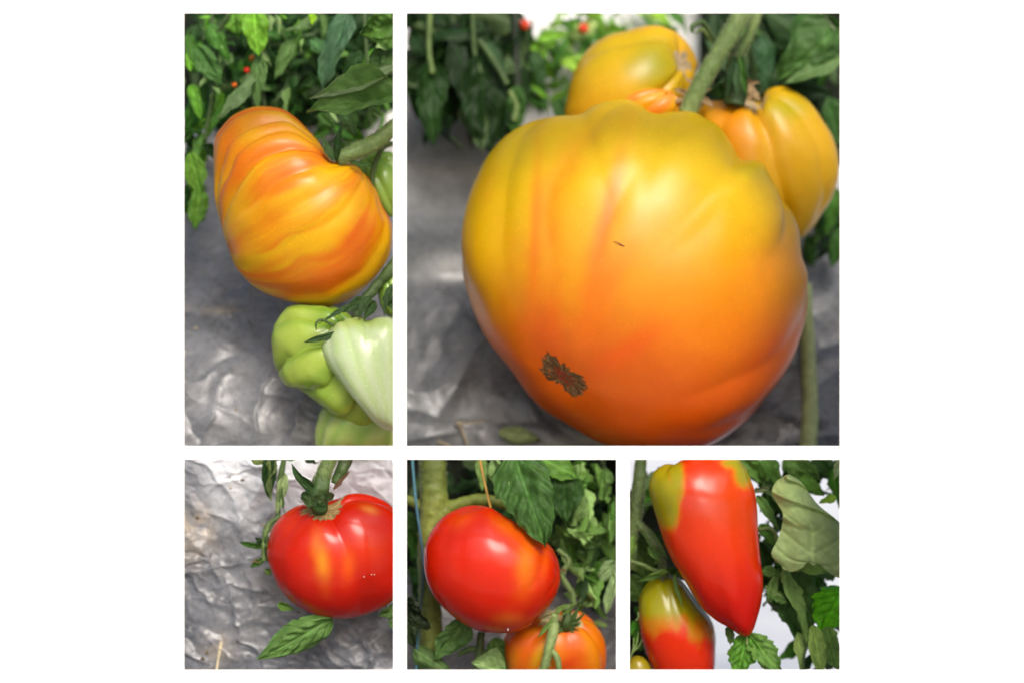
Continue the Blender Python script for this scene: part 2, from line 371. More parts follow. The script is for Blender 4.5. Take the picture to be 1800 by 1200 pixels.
def fruit(name, pts, depth, depth_r, axis, colour, mat, label, group=None, ribs=(), wave=(0, 5), dim_top=(0.12, 0.3), dim_bot=(0.03, 0.25),
          seed=1, centre=None, nt=200, npz=110, lump=0.012, parent=None, cat='tomato', bumps=(), wobble=0.07):
    P = np.array(pts, float)
    x0, x1, y0, y1 = P[:, 0].min(), P[:, 0].max(), P[:, 1].min(), P[:, 1].max()
    cx, cy = centre or ((x0 + x1) / 2, (y0 + y1) / 2)
    a = np.array(axis, float); a /= np.linalg.norm(a)
    ref = np.array([0, -1.0, 0]) if abs(a[1]) < 0.9 else np.array([0, 0, 1.0])
    e1 = ref - a * ref.dot(a); e1 /= np.linalg.norm(e1); e2 = np.cross(a, e1)
    ph = np.linspace(0.006, math.pi - 0.006, npz)[:, None]; th = np.linspace(0, 2 * math.pi, nt, endpoint=False)[None, :]
    d = a * np.cos(ph)[..., None] + (e1 * np.cos(th)[..., None] + e2 * np.sin(th)[..., None]) * np.sin(ph)[..., None]
    wob = wobble * noise(d * 2.2 + seed, seed)
    r = np.ones((npz, nt))
    win = np.sin(ph) ** 0.8 * (0.45 + 0.55 * np.cos(ph / 2))
    r = r + wave[0] * np.cos(wave[1] * (th + wob) + seed) * win
    for (t0, w, amp, ptop, pbot) in ribs:          # a groove along a meridian, from ptop to pbot (radians from the stem)
        dt = (th + wob - t0 + math.pi) % (2 * math.pi) - math.pi
        k = sst(ptop - 0.25, ptop + 0.15, ph) * sst(pbot + 0.35, pbot - 0.25, ph)
        r = r - amp * np.exp(-(np.abs(dt) / w) ** 1.5) * k
    r = r - dim_top[0] * np.exp(-(ph / dim_top[1]) ** 2) - dim_bot[0] * np.exp(-((math.pi - ph) / dim_bot[1]) ** 2)
    r = r + lump * noise(d * 1.7 + 3 * seed, seed + 9) + 0.4 * lump * noise(d * 4.1 + seed, seed + 5)
    p = d * r[..., None]
    for (bx, by, br, ba) in bumps:                 # swelling at a place given in the unit view disc
        p = p * (1 + ba * np.exp(-(((p[..., 0] - bx) ** 2 + (p[..., 2] - by) ** 2) / br ** 2)) * (p[..., 1] < 0.3))[..., None]
    # make the solid's outline, seen from the front, follow the fruit's own outline
    A, R, Q = outline_r(pts, cx, cy)
    Z = np.stack([Q[:, 0] - cx, cy - Q[:, 1]], 1)
    C = Z.T @ Z / len(Z); ev, evec = np.linalg.eigh(C)
    Lm = evec @ np.diag(np.sqrt(ev * 2)) @ evec.T          # ellipse that fits the outline
    xz = np.stack([p[..., 0], p[..., 2]], -1) @ Lm.T
    al = np.arctan2(xz[..., 1], xz[..., 0]); rho = np.hypot(xz[..., 0], xz[..., 1])
    bi = ((al + math.pi) / (2 * math.pi) * 180).astype(int) % 180
    Rb = np.zeros(180); np.maximum.at(Rb, bi.ravel(), rho.ravel())
    Rb = np.convolve(np.r_[Rb[-3:], Rb, Rb[:3]], np.ones(7) / 7, 'valid')
    AB = (np.arange(180) + 0.5) / 180 * 2 * math.pi - math.pi
    per = lambda xx, xs_, ys_: np.interp(xx, np.r_[xs_ - 2 * math.pi, xs_, xs_ + 2 * math.pi], np.r_[ys_, ys_, ys_])
    rb = per(al, AB, Rb); rt = per(al, A, R)
    s = rt / rb; s0 = np.mean(R) / np.mean(Rb)
    w = np.clip(rho / rb, 0, 1) ** 1.6
    xz = xz * (s0 * (1 - w) + s * w)[..., None]
    o = Fruit()
    o.px = cx + xz[..., 0]; o.py = cy - xz[..., 1]; o.dep = depth + p[..., 1] * depth_r
    o.ph = ph + 0 * th; o.th = th + 0 * ph; o.wob = wob; o.d = d; o.n = (npz, nt); o.a = a
    o.P = at(o.px, o.py, o.dep)
    gu = np.gradient(o.P, axis=0); gv = np.roll(o.P, -1, 1) - np.roll(o.P, 1, 1)
    nn = np.cross(gv, gu); nn /= np.linalg.norm(nn, axis=-1, keepdims=True) + 1e-12
    ctr = o.P.reshape(-1, 3).mean(0)
    if np.mean(np.sum(nn * (o.P - ctr), -1)) < 0: nn = -nn
    o.N = nn
    col = colour(o) * (np.array([0.9, 0.9, 0.85]) if mat is M_GREEN else np.array([1.02, 0.80, 0.35]) if mat is M_RED else np.array([0.95, 0.86, 0.35]))
    F = grid_faces(npz, nt, True)
    f0 = o.P.reshape(-1, 3)[F[len(F) // 2]]
    if np.dot(np.cross(f0[1] - f0[0], f0[2] - f0[0]), nn.reshape(-1, 3)[F[len(F) // 2][0]]) < 0: F = F[:, ::-1]
    o.ob = make(name, o.P.reshape(-1, 3), F, mat, parent, col=np.clip(col.reshape(-1, 3), 0.002, 0.95), origin=ctr)
    if parent is None: tag(o.ob, label, cat, group)
    o.ctr = ctr
    return o

def on(o, x, y):
    """front surface point of a fruit at a photograph position, and its normal"""
    q = (o.px - x) ** 2 + (o.py - y) ** 2 + np.where(o.N[..., 1] > 0.05, 1e6, 0)
    i = np.unravel_index(np.argmin(q), q.shape)
    return o.P[i], o.N[i], o.dep[i]

def blob(c, o, x, y, rx, ry, ang, col, w):
    ca, sa = math.cos(math.radians(ang)), math.sin(math.radians(ang))
    dx, dy = o.px - x, -(o.py - y)
    u = (dx * ca + dy * sa) / rx; v = (-dx * sa + dy * ca) / ry
    wob = 1 + 0.5 * fbm(np.stack([o.px / 30, o.py / 30, 0 * o.px + x], -1), int(x), 3)
    return mixc(c, col, np.clip(w * np.exp(-(u * u + v * v) * wob), 0, 1))

def patch(o, name, phmax, mat, colf, lift, parent, bottom=False, nr=14, ntv=120, rough=1.2, seed=3):
    """a thin crust lying on a fruit round one of its poles; phmax(theta) is its ragged edge"""
    npz, nt = o.n
    th = np.linspace(0, 2 * math.pi, ntv, endpoint=False)
    e = phmax(th)
    rr = np.linspace(0.02, 1.0, nr)
    ph = rr[:, None] * e[None, :]
    if bottom: ph = math.pi - ph
    fi = np.clip((ph - 0.006) / (math.pi - 0.012) * (npz - 1), 0, npz - 1.001); fj = (th / (2 * math.pi) * nt)[None, :] + 0 * ph
    i0 = fi.astype(int); j0 = fj.astype(int) % nt; j1 = (j0 + 1) % nt; ti = (fi - i0)[..., None]; tj = (fj - np.floor(fj))[..., None]
    S_ = lambda G: (G[i0, j0] * (1 - ti) + G[i0 + 1, j0] * ti) * (1 - tj) + (G[i0, j1] * (1 - ti) + G[i0 + 1, j1] * ti) * tj
    P, N = S_(o.P), S_(o.N)
    nz = fbm(P / U / 5.0, seed, 3)
    P = P + N * ((lift * np.sqrt(np.clip(1 - rr ** 6, 0, 1))[:, None] - 0.5 * (rr > 0.98)[:, None] + rough * nz * (rr < 0.97)[:, None]) * U)[..., None]
    col = colf(rr[:, None] + 0 * ph, th[None, :] + 0 * ph, P)
    F = grid_faces(nr, ntv, True)
    f = P.reshape(-1, 3)[F[nr * ntv // 2]]
    if np.dot(np.cross(f[1] - f[0], f[2] - f[0]), N.reshape(-1, 3)[F[nr * ntv // 2][0]]) < 0: F = F[:, ::-1]
    return make(name, P.reshape(-1, 3), F, mat, parent, col=np.clip(col, 0.003, 0.9).reshape(-1, 3))

# ------------------------------------------------------------------ stems, strings, leaves
def spline(pts, n):
    P = np.array(pts, float); k = len(P)
    if k == 2: return P[0] + (P[1] - P[0]) * np.linspace(0, 1, n)[:, None]
    out = []
    for t in np.linspace(0, k - 1 - 1e-6, n):
        i = int(t); f = t - i
        p1, p2 = P[i], P[i + 1]; p0 = P[i - 1] if i else 2 * p1 - p2; p3 = P[i + 2] if i + 2 < k else 2 * p2 - p1
        out.append(0.5 * ((2 * p1) + (p2 - p0) * f + (2 * p0 - 5 * p1 + 4 * p2 - p3) * f * f + (3 * p1 - p0 - 3 * p2 + p3) * f ** 3))
    return np.array(out)

def tube(name, pts, rad, mat, col, parent=None, label=None, cat=None, seg=18, sides=14, rough=0.06, seed=1, group=None, flat=1.0, ridges=0.0, origin=None):
    """pts (x, y, depth) in photograph px; rad one radius per point, px"""
    n = seg * (len(pts) - 1) + 1
    S4 = spline([(*p, r) for p, r in zip(pts, rad)], n)
    C = at(S4[:, 0], S4[:, 1], S4[:, 2]); R = np.clip(S4[:, 3], 0.15, None) * U
    T = np.gradient(C, axis=0); T /= np.linalg.norm(T, axis=1, keepdims=True) + 1e-12
    up = np.array([0, -1.0, 0]); Sx = np.cross(T, up); bad = np.linalg.norm(Sx, axis=1) < 0.1
    Sx[bad] = np.cross(T[bad], np.array([1.0, 0, 0])); Sx /= np.linalg.norm(Sx, axis=1, keepdims=True)
    Sy = np.cross(T, Sx)
    a = np.linspace(0, 2 * math.pi, sides, endpoint=False)
    ring = Sx[:, None, :] * np.cos(a)[None, :, None] + Sy[:, None, :] * np.sin(a)[None, :, None] * flat
    V = C[:, None, :] + ring * R[:, None, None]
    nz = fbm(V / U / 14.0, seed, 3)
    V = V + ring * (R[:, None] * (rough * 2 * nz + ridges * np.cos(5 * a)[None, :]))[..., None]
    V = np.concatenate([V.reshape(-1, 3), C[:1], C[-1:]])
    F = grid_faces(n, sides, True).tolist()
    m = n * sides
    for j in range(sides):
        F.append([j, (j + 1) % sides, m][::-1]); F.append([(n - 1) * sides + j, (n - 1) * sides + (j + 1) % sides, m + 1])
    c = np.array(col, float)
    if c.ndim == 1: cc = np.tile(c, (len(V), 1))
    else:
        t = np.linspace(0, len(c) - 1, n); cc = np.stack([np.interp(t, np.arange(len(c)), c[:, q]) for q in range(3)], 1)
        cc = np.concatenate([np.repeat(cc, sides, 0), cc[:1], cc[-1:]])
    v = 1 + 0.3 * np.concatenate([nz.ravel(), [0, 0]])
    o = make(name, V, F, mat, parent, col=np.clip(cc * v[:, None], 0.002, 0.9), origin=origin)
    if parent is None: tag(o, label, cat, group)
    return o

def hairs(stem, n, ln, seed=1):
    """the fine pale down on a tomato stem: short hairs standing on its skin, one mesh"""
    me = stem.data; rg = np.random.RandomState(seed)
    co = np.zeros(len(me.vertices) * 3); me.vertices.foreach_get('co', co); co = co.reshape(-1, 3)
    no = np.zeros(len(me.vertices) * 3); me.vertex_normals.foreach_get('vector', no); no = no.reshape(-1, 3)
    fc = np.array([p.vertices[:] for p in me.polygons if len(p.vertices) == 4])
    q = fc[rg.randint(len(fc), size=n)]; a, b = rg.rand(n, 1), rg.rand(n, 1)
    P = (co[q[:, 0]] * (1 - a) + co[q[:, 1]] * a) * (1 - b) + (co[q[:, 3]] * (1 - a) + co[q[:, 2]] * a) * b
    N = no[q[:, 0]] + 0.45 * rg.randn(n, 3); N /= np.linalg.norm(N, axis=1, keepdims=True)
    T = np.cross(N, rg.randn(n, 3)); T /= np.linalg.norm(T, axis=1, keepdims=True)
    L = ln * U * rg.uniform(0.5, 1.2, (n, 1))
    V = np.concatenate([P + T * 0.35 * U, P - T * 0.35 * U, P + N * L]); i = np.arange(n)
    o = make('hair', V + ORG[stem], np.stack([i, i + n, i + 2 * n], -1), M_STEM, stem.parent, col=np.tile(np.array((0.30, 0.35, 0.17)), (3 * n, 1)), smooth=False)
    o['kind'] = 'stuff'
    return o

def leaf_mesh(seed, n=18, m=11, fold=0.35, droop=0.15, edge=0.1, wave=0.08, twist=0.0, lobes=4, serr=0.16, point=0.75, quilt=0.03, side=0.0, roll=0.0, crease=0.0):
    """one blade: x 0..1 base to tip, y across (width 1), z its relief; colour 'Col' red = vein and edge brightness"""
    rg = np.random.RandomState(seed)
    u = np.linspace(0, 1, n)[:, None]; v = np.linspace(-1, 1, m)[None, :]
    prof = np.clip(np.sin(math.pi * np.clip(u, 0, 1) ** point), 0, 1) ** 0.75
    prof = prof * (1 - 0.25 * u) / 0.86 * sst(1.02, 0.86, u) ** 0.35
    ph1, ph2 = rg.rand(2)
    sg = np.where(v < 0, ph1, ph2)
    jit = 0.10 * noise(np.stack([u * 4 + 0 * v, 3.0 * np.sign(v) + 0 * u, 0 * u + 0 * v + seed], -1), seed + 3)
    saw = (((u + jit) * lobes + sg) % 1.0); saw = np.where(saw < 0.75, saw / 0.75, (1 - saw) / 0.25)
    fine = (((u + 0.7 * jit) * lobes * 3.1 + sg * 2) % 1.0)
    hw = prof * (1 - serr * (1 - saw) * np.abs(v) ** 2 - 0.3 * serr * fine * np.abs(v) ** 3 + 0.10 * np.sin(u * 7 + 6 * sg))
    y = 0.5 * v * hw * (1 + side * np.sign(v))
    x = u + 0.05 * serr * saw * np.abs(v)
    av = np.abs(v)
    vein = np.exp(-((v * hw) / 0.055) ** 2)
    sv = ((u - 0.34 * av ** 1.3 * (0.4 + 0.6 * hw) + 0.35 * jit) * 5.6 + 0.5 * (v > 0) + ph1) % 1.0
    sv = np.minimum(sv, 1 - sv)
    s_v = np.exp(-(sv / 0.10) ** 2) * (1 - av * 0.6)
    z = fold * av * hw * 0.5 - droop * u ** 2 - edge * av ** 3 * hw + wave * np.sin(u * (8 + 5 * rg.rand()) + 6 * ph2 + np.where(v > 0, 1.9, 0)) * av ** 1.5 * hw
    z = z - quilt * np.cos(sv * 2 * math.pi) * sst(0.02, 0.3, av) * hw * 0.75 * (0.7 + 0.5 * noise(np.stack([u * 9 + 0 * v, v * 4 + 0 * u, 0 * u + 0 * v + seed], -1), seed + 1)) - 0.6 * quilt * vein
    z = z + 0.11 * noise(np.stack([u * 3 + 0 * v, v * 2 + 0 * u, 0 * u + 0 * v + seed], -1), seed) + 0.045 * noise(np.stack([u * 9 + 0 * v, v * 5 + 0 * u, 0 * u + 0 * v + seed], -1), seed + 2)
    if crease:
        z = z + crease * np.abs(((u * 4.2 + 0.5 * v + ph2) % 1.0) - 0.5) * 0.5
    tw = twist * u
    y, z = y * np.cos(tw) - z * np.sin(tw), y * np.sin(tw) + z * np.cos(tw)
    if roll:
        # the blade curls lengthwise round an axis across it
        k = roll; x2 = np.sin(x * k) / k; z2 = (1 - np.cos(x * k)) / k
        x, z = x2 + 0 * z, z - z2
    V = np.stack(np.broadcast_arrays(x, y, z), -1)
    b = 1 + 0.6 * vein + 0.22 * s_v + 0.25 * sst(0.9, 1.0, av)
    me = bpy.data.meshes.new('leaf')
    me.from_pydata(V.reshape(-1, 3).tolist(), [], grid_faces(n, m)[:, ::-1].tolist())
    me.materials.append(M_LEAF); me.polygons.foreach_set('use_smooth', [True] * len(me.polygons))
    ca = me.color_attributes.new('Col', 'FLOAT_COLOR', 'POINT')
    c4 = np.ones((n * m, 4)); c4[:, :3] = np.broadcast_to(b, (n, m)).reshape(-1, 1); ca.data.foreach_set('color', c4.ravel())
    me.update(); return me

def put(me, base, tip, width, spin, colour, parent, name='leaf', label=None):
    """lay a blade from base to tip (x, y, depth); spin 0 shows its upper face to the front, 180 its underside"""
    b = Vector(at(*base)); t = Vector(at(*tip)); X = (t - b); L = X.length; X.normalize()
    f = Vector((0, -1, 0)); Z = f - X * f.dot(X)
    if Z.length < 0.05: Z = Vector((0, 0, 1)) - X * X.z
    Z.normalize(); Y = Z.cross(X)
    a = math.radians(spin); Z2 = Z * math.cos(a) + Y * math.sin(a); Y2 = Z2.cross(X)
    w = width * U
    Mx = Matrix(((X.x * L, Y2.x * w, Z2.x * w, b.x), (X.y * L, Y2.y * w, Z2.y * w, b.y), (X.z * L, Y2.z * w, Z2.z * w, b.z), (0, 0, 0, 1)))
    o = link(name, me, parent)
    o.matrix_basis = Matrix.Translation(-Vector(ORG[parent])) @ Mx
    o.color = (*[float(c) for c in colour], 1)
    if label: o['label'] = label
    return o

PROTO = [leaf_mesh(s, 16, 9, fold=f, droop=dr, edge=e, wave=w, twist=tw, lobes=lo, serr=se) for s, f, dr, e, w, tw, lo, se in (
    (1, .35, .2, .1, .10, .2, 3, .2), (2, .6, .35, .15, .14, -.4, 4, .24), (3, .2, .1, .25, .08, .5, 3, .18),
    (4, .8, .4, .0, .16, .1, 4, .26), (5, .3, .5, .3, .12, -.7, 3, .2), (6, .5, -.2, .2, .18, .8, 5, .22), (7, .4, .3, .2, .2, .3, 2, .42), (8, .7, .6, .1, .12, -.8, 3, .38), (9, .3, .2, .35, .2, .9, 4, .34), (10, .5, .8, .2, .1, .2, 3, .1), (11, .9, .3, .1, .2, -.3, 5, .3))]
SMOOTHP = [leaf_mesh(20 + s, 18, 9, fold=f, droop=dr, edge=e, wave=.05, twist=tw, lobes=3, serr=.06, point=.8) for s, f, dr, e, tw in (
    (1, .3, .2, .15, .1), (2, .5, .3, .1, -.3), (3, .15, .1, .3, .4))]
CURLY = [leaf_mesh(40 + s, 20, 11, fold=f, droop=dr, edge=e, wave=w, twist=tw, lobes=3, serr=.2) for s, f, dr, e, w, tw in (
    (1, -.8, .6, .7, .25, .8), (2, -1.0, .9, .6, .3, -.9), (3, -.6, .3, .9, .2, 1.4), (4, .9, .8, -.5, .3, -.5))]
G_DARK = (0.018, 0.050, 0.012); G_MID = (0.045, 0.125, 0.018); G_LIT = (0.12, 0.27, 0.03); G_GREY = (0.085, 0.155, 0.048)  # G_DARK: dark leaf green, with shade inside the foliage put into it
G_PALE = (0.26, 0.36, 0.15); G_YEL = (0.30, 0.42, 0.06); G_BLUE = (0.05, 0.105, 0.06)

def scatter(plant, n, box, dr, ln, wd, cols, protos, seed, lim, down=0.6, keep=None):
    """leaves of one plant through a volume: box x0,y0,x1,y1 (px), dr depths, ln lengths, wd width share"""
    rg = random.Random(seed)
    k = 0
    while k < n:
        x, y, d = rg.uniform(box[0], box[2]), rg.uniform(box[1], box[3]), rg.uniform(*dr)
        if keep and not keep(x, y): continue
        L = rg.uniform(*ln); a = rg.gauss(-90, 55) if rg.random() < down else rg.uniform(0, 360)
        tx, ty = x + L * math.cos(math.radians(a)), y - L * math.sin(math.radians(a))
        w = L * rg.uniform(*wd)
        if not (lim[0] + w * .3 < tx < lim[2] - w * .3 and lim[1] < ty < lim[3] and lim[0] + w * .3 < x < lim[2] - w * .3): continue
        c = np.array(rg.choice(cols)) * rg.uniform(0.75, 1.25)
        put(rg.choice(protos), (x, y, d), (tx, ty, d + rg.uniform(-.4, .4) * L), w, rg.gauss(0, 45) + (180 if rg.random() < .2 else 0), c, plant)
        k += 1

YEL = np.array((0.74, 0.44, 0.012)); ORA = np.array((0.74, 0.20, 0.008)); DOR = np.array((0.66, 0.10, 0.006)); RED = np.array((0.52, 0.014, 0.005))
OLI = np.array((0.42, 0.36, 0.012)); LIME = np.array((0.22, 0.38, 0.03)); PALE = np.array((0.52, 0.62, 0.24)); DGRN = np.array((0.10, 0.24, 0.012))
ST_G = (0.13, 0.20, 0.055); ST_D = (0.055, 0.10, 0.025); ST_L = (0.24, 0.33, 0.11)

def base_col(o, c): return np.ones(o.P.shape) * np.array(c)

# ================================================================== niche 1: striped orange tomato over green ones
plant = empty('tomato_plant', at(715, 300, 150), 'tomato vine with a thick pale stalk and big leaves in the upper left niche', 'plant')
hairs(tube('stem', [(704, 214, 150), (660, 250, 140), (628, 266, 120), (592, 280, 108)], [15, 15.5, 15, 13], M_STEM, [ST_L, ST_G, ST_G, ST_G], plant, rough=.09), 1500, 5)
tube('side_stem', [(700, 250, 175), (672, 262, 180), (656, 300, 185), (654, 330, 190)], [4, 5, 5.5, 5], M_STEM, [ST_G, ST_D, ST_D], plant)
tube('stem', [(704, 450, 170), (686, 475, 165), (660, 505, 160), (640, 530, 150), (625, 560, 140)], [11, 11, 10, 9, 8], M_STEM, [ST_D, ST_D, ST_D], plant, rough=.15)
big = lambda s, **k: leaf_mesh(s, 40, 23, **k)
put(big(101, fold=.9, droop=.3, edge=-.1, wave=.06, lobes=3, serr=.10), (700, 172, 150), (543, 184, 95), 92, -28, (0.10, 0.20, 0.045), plant)
put(big(102, fold=.3, droop=.2, edge=.3, lobes=3, serr=.12), (700, 118, 140), (546, 180, 110), 46, 150, (0.17, 0.24, 0.11), plant)
put(big(103, fold=.3, droop=.2, wave=.1, lobes=4, serr=.15), (712, 40, 130), (636, 62, 120), 84, 20, (0.085, 0.19, 0.03), plant)
put(big(104, fold=.4, droop=.1, lobes=3), (690, 85, 165), (690, 176, 150), 54, 10, (0.05, 0.11, 0.022), plant)
put(big(105, fold=.3, droop=.1, edge=.2, lobes=3), (662, 85, 160), (668, 140, 150), 40, -20, (0.055, 0.12, 0.025), plant)
# dark sepals where the stalk meets the fruit
put(big(106, fold=.6, lobes=2, serr=.02), (590, 284, 100), (602, 214, 85), 17, 30, G_DARK, plant, 'sepal')
put(big(107, fold=.5, lobes=2, serr=.02), (585, 282, 100), (566, 240, 90), 16, -30, (0.05, 0.10, 0.03), plant, 'sepal')
put(big(108, fold=.5, lobes=2, serr=.02), (615, 285, 100), (655, 294, 92), 9, 20, (0.04, 0.09, 0.02), plant, 'sepal')
put(big(109, fold=.5, lobes=2, serr=.02), (600, 225, 120), (618, 222, 118), 10, 20, (0.06, 0.11, 0.03), plant, 'sepal')
# dark calyx leaves between the fruits lower down
for i, (b, t, w) in enumerate([((640, 525, 95), (605, 548, 70), 22), ((655, 520, 100), (560, 566, 70), 14), ((660, 530, 95), (640, 560, 60), 18), ((650, 520, 90), (628, 556, 62), 20),
                               ((676, 520, 100), (697, 545, 80), 20), ((690, 500, 110), (672, 552, 75), 16), ((596, 585, 70), (533, 602, 60), 13)]):
    put(big(110 + i, fold=.5, droop=.3, lobes=2, serr=.04, twist=.4), b, t, w, 20 * (-1) ** i, (0.035, 0.075, 0.02), plant, 'sepal')
tube('side_stem', [(586, 572, 72), (566, 562, 62), (556, 568, 58), (556, 580, 60)], [3, 2.6, 2.2, 1], M_STEM, ST_D, plant)

T1 = [(378, 243), (390, 223), (410, 203), (443, 189), (470, 187), (497, 192), (520, 207), (541, 227), (558, 246), (570, 264), (583, 283), (610, 285), (630, 293), (647, 312), (663, 337), (673, 363),
      (686, 387), (690, 412), (685, 446), (668, 477), (643, 505), (610, 528), (577, 540), (537, 538), (503, 530), (467, 517), (437, 497), (413, 468), (402, 440), (393, 415), (386, 388), (378, 353), (375, 318), (375, 280)]
def c_T1(o):
    ph = o.th + 0.10 * fbm(o.d * 2.0, 5, 2)
    s = fbm(np.stack([np.cos(ph) * 3.6, np.sin(ph) * 3.6, o.ph * 0.55], -1), 8, 3) * 2.2 + 0.5 * np.cos(8 * ph)
    fine = fbm(np.stack([np.cos(ph) * 12, np.sin(ph) * 12, o.ph * 0.9], -1), 18, 3)
    c = mixc(base_col(o, (0.70, 0.41, 0.006)), (0.66, 0.155, 0.006), sst(-0.3, 0.9, s + 0.7 * fine) * 0.9)
    c = blob(c, o, 400, 250, 26, 70, -15, (0.68, 0.15, 0.012), .8)
    c = blob(c, o, 480, 222, 60, 20, -25, (0.68, 0.17, 0.012), .6)
    c = blob(c, o, 540, 240, 60, 12, -20, (0.70, 0.36, 0.012), .7)
    c = blob(c, o, 520, 298, 66, 13, 24, (0.66, 0.13, 0.01), .8)
    c = blob(c, o, 465, 330, 40, 16, 30, (0.66, 0.16, 0.02), .6)
    c = blob(c, o, 560, 322, 75, 14, 33, (0.70, 0.40, 0.010), .85)
    c = blob(c, o, 425, 380, 34, 44, 10, (0.70, 0.38, 0.010), .7)
    c = blob(c, o, 520, 392, 90, 12, 30, (0.70, 0.38, 0.010), .6)
    c = blob(c, o, 640, 330, 26, 24, 0, (0.66, 0.22, 0.010), .45)
    c = blob(c, o, 622, 425, 24, 76, -38, (0.62, 0.12, 0.006), .85)
    c = blob(c, o, 540, 507, 75, 12, 18, (0.62, 0.11, 0.005), .8)
    c = blob(c, o, 470, 470, 50, 10, 28, (0.66, 0.17, 0.006), .6)
    c = blob(c, o, 676, 440, 14, 60, -30, (0.66, 0.40, 0.015), .9)
    return blob(c, o, 555, 535, 60, 7, 0, (0.66, 0.38, 0.015), .7)
t1 = fruit('tomato', T1, 170, 125, (0.84, -0.06, 0.53), c_T1, M_RIPE, 'large ribbed tomato striped orange and yellow, hanging above green ones', None,
           ribs=[(-1.42, .06, .050, .1, 2.9), (-1.14, .05, .095, .1, 2.6), (-0.90, .045, .042, .1, 2.2), (-0.68, .05, .070, .1, 2.5), (-0.38, .07, .040, .1, 2.3), (-0.05, .09, .024, .1, 2.0), (0.24, .09, .026, .1, 2.0), (0.62, .14, .016, .2, 2.2),
                 (1.05, .14, .018, .2, 2.2), (2.0, .2, .04, .1, 2.4), (3.0, .2, .04, .1, 2.4), (4.0, .2, .04, .1, 2.4)],
           wave=(0.006, 13), dim_top=(.06, .25), seed=4, nt=340, npz=170, lump=.016, wobble=.05)

def c_green(pale, deep, x, y):
    def f(o):
        s = np.cos(11 * (o.th + o.wob) + 1) * 0.5 + 0.5
        c = mixc(base_col(o, pale), deep, np.clip(sst(1.3, 0.1, o.ph) * 0.8 + 0.4 * (1 - s) ** 2, 0, 1))
        return blob(c, o, x, y, 40, 30, 0, deep, .5)
    return f
G1 = [(477, 600), (480, 577), (492, 555), (509, 539), (545, 536), (603, 545), (645, 590), (662, 660), (654, 742), (622, 747), (590, 735), (568, 716), (549, 701), (527, 685), (503, 677), (490, 660), (480, 633)]
g1 = fruit('tomato', G1, 150, 70, (0.72, -0.55, 0.42), c_green((0.38, 0.50, 0.08), (0.10, 0.25, 0.006), 560, 690), M_GREEN, 'deeply ribbed bright green unripe tomato peeking out left of the pale one',
           'unripe green tomatoes under the striped one', ribs=[(i * 0.785 + .35, .10, .15, 0.2, 3.0) for i in range(8)], wave=(.02, 8), dim_top=(.25, .35), seed=7, nt=300, npz=140, lump=.03)
G2 = [(565, 613), (573, 587), (590, 570), (608, 561), (624, 558), (637, 558), (648, 563), (663, 557), (688, 557), (706, 580), (711, 640), (709, 720), (700, 752), (688, 757), (670, 751), (652, 737), (630, 710), (603, 678), (577, 643)]
def c_G2(o):
    s = np.cos(13 * (o.th + 0.5 * o.wob)) * 0.5 + 0.5
    c = mixc(base_col(o, (0.52, 0.62, 0.38)), (0.47, 0.60, 0.29), np.clip(s + 0.6 * fbm(o.d * 5, 31, 3), 0, 1))
    return blob(c, o, 630, 565, 60, 14, 0, (0.30, 0.42, 0.06), .8)
g2 = fruit('tomato', G2, 92, 60, (-0.42, 0.30, 0.85), c_G2, M_GREEN, 'large smooth whitish green tomato in front of the ribbed green one', 'unripe green tomatoes under the striped one',
           ribs=[(i * 0.7, .12, .016, 0.1, 1.7) for i in range(9)], wave=(.006, 9), seed=9)
G3 = [(553, 770), (557, 740), (567, 717), (600, 700), (650, 700), (690, 715), (706, 750), (700, 785), (660, 800), (600, 800), (562, 795)]
g3 = fruit('tomato', G3, 195, 60, (0.2, -0.3, 0.9), c_green((0.46, 0.56, 0.18), (0.12, 0.32, 0.02), 630, 752), M_GREEN, 'green tomato lowest of the cluster, cut by the niche sill',
           'unripe green tomatoes under the striped one', ribs=[(i * 0.9, .16, .07, 0.1, 2.6) for i in range(7)], seed=12)
G4 = [(628, 300), (636, 278), (660, 267), (690, 268), (709, 290), (711, 330), (700, 372), (682, 382), (660, 360), (640, 335)]
g4 = fruit('tomato', G4, 260, 45, (-.5, -.3, .8), c_green((0.30, 0.46, 0.08), (0.16, 0.34, 0.03), 660, 300), M_GREEN, 'green tomato half hidden behind the striped one, under its stalk', 'unripe green tomatoes under the striped one',
           ribs=[(i * 0.9, .16, .09, 0.1, 2.6) for i in range(7)], seed=13)
G5 = [(664, 510), (672, 488), (690, 474), (706, 480), (711, 520), (706, 548), (690, 558), (672, 545)]
g5 = fruit('tomato', G5, 190, 30, (-.5, -.3, .8), c_green((0.36, 0.50, 0.12), (0.14, 0.32, 0.02), 690, 530), M_GREEN, 'small green tomato at the right edge between striped and pale ones', 'unripe green tomatoes under the striped one',
           ribs=[(i * 0.9, .16, .06, 0.1, 2.6) for i in range(7)], seed=14)

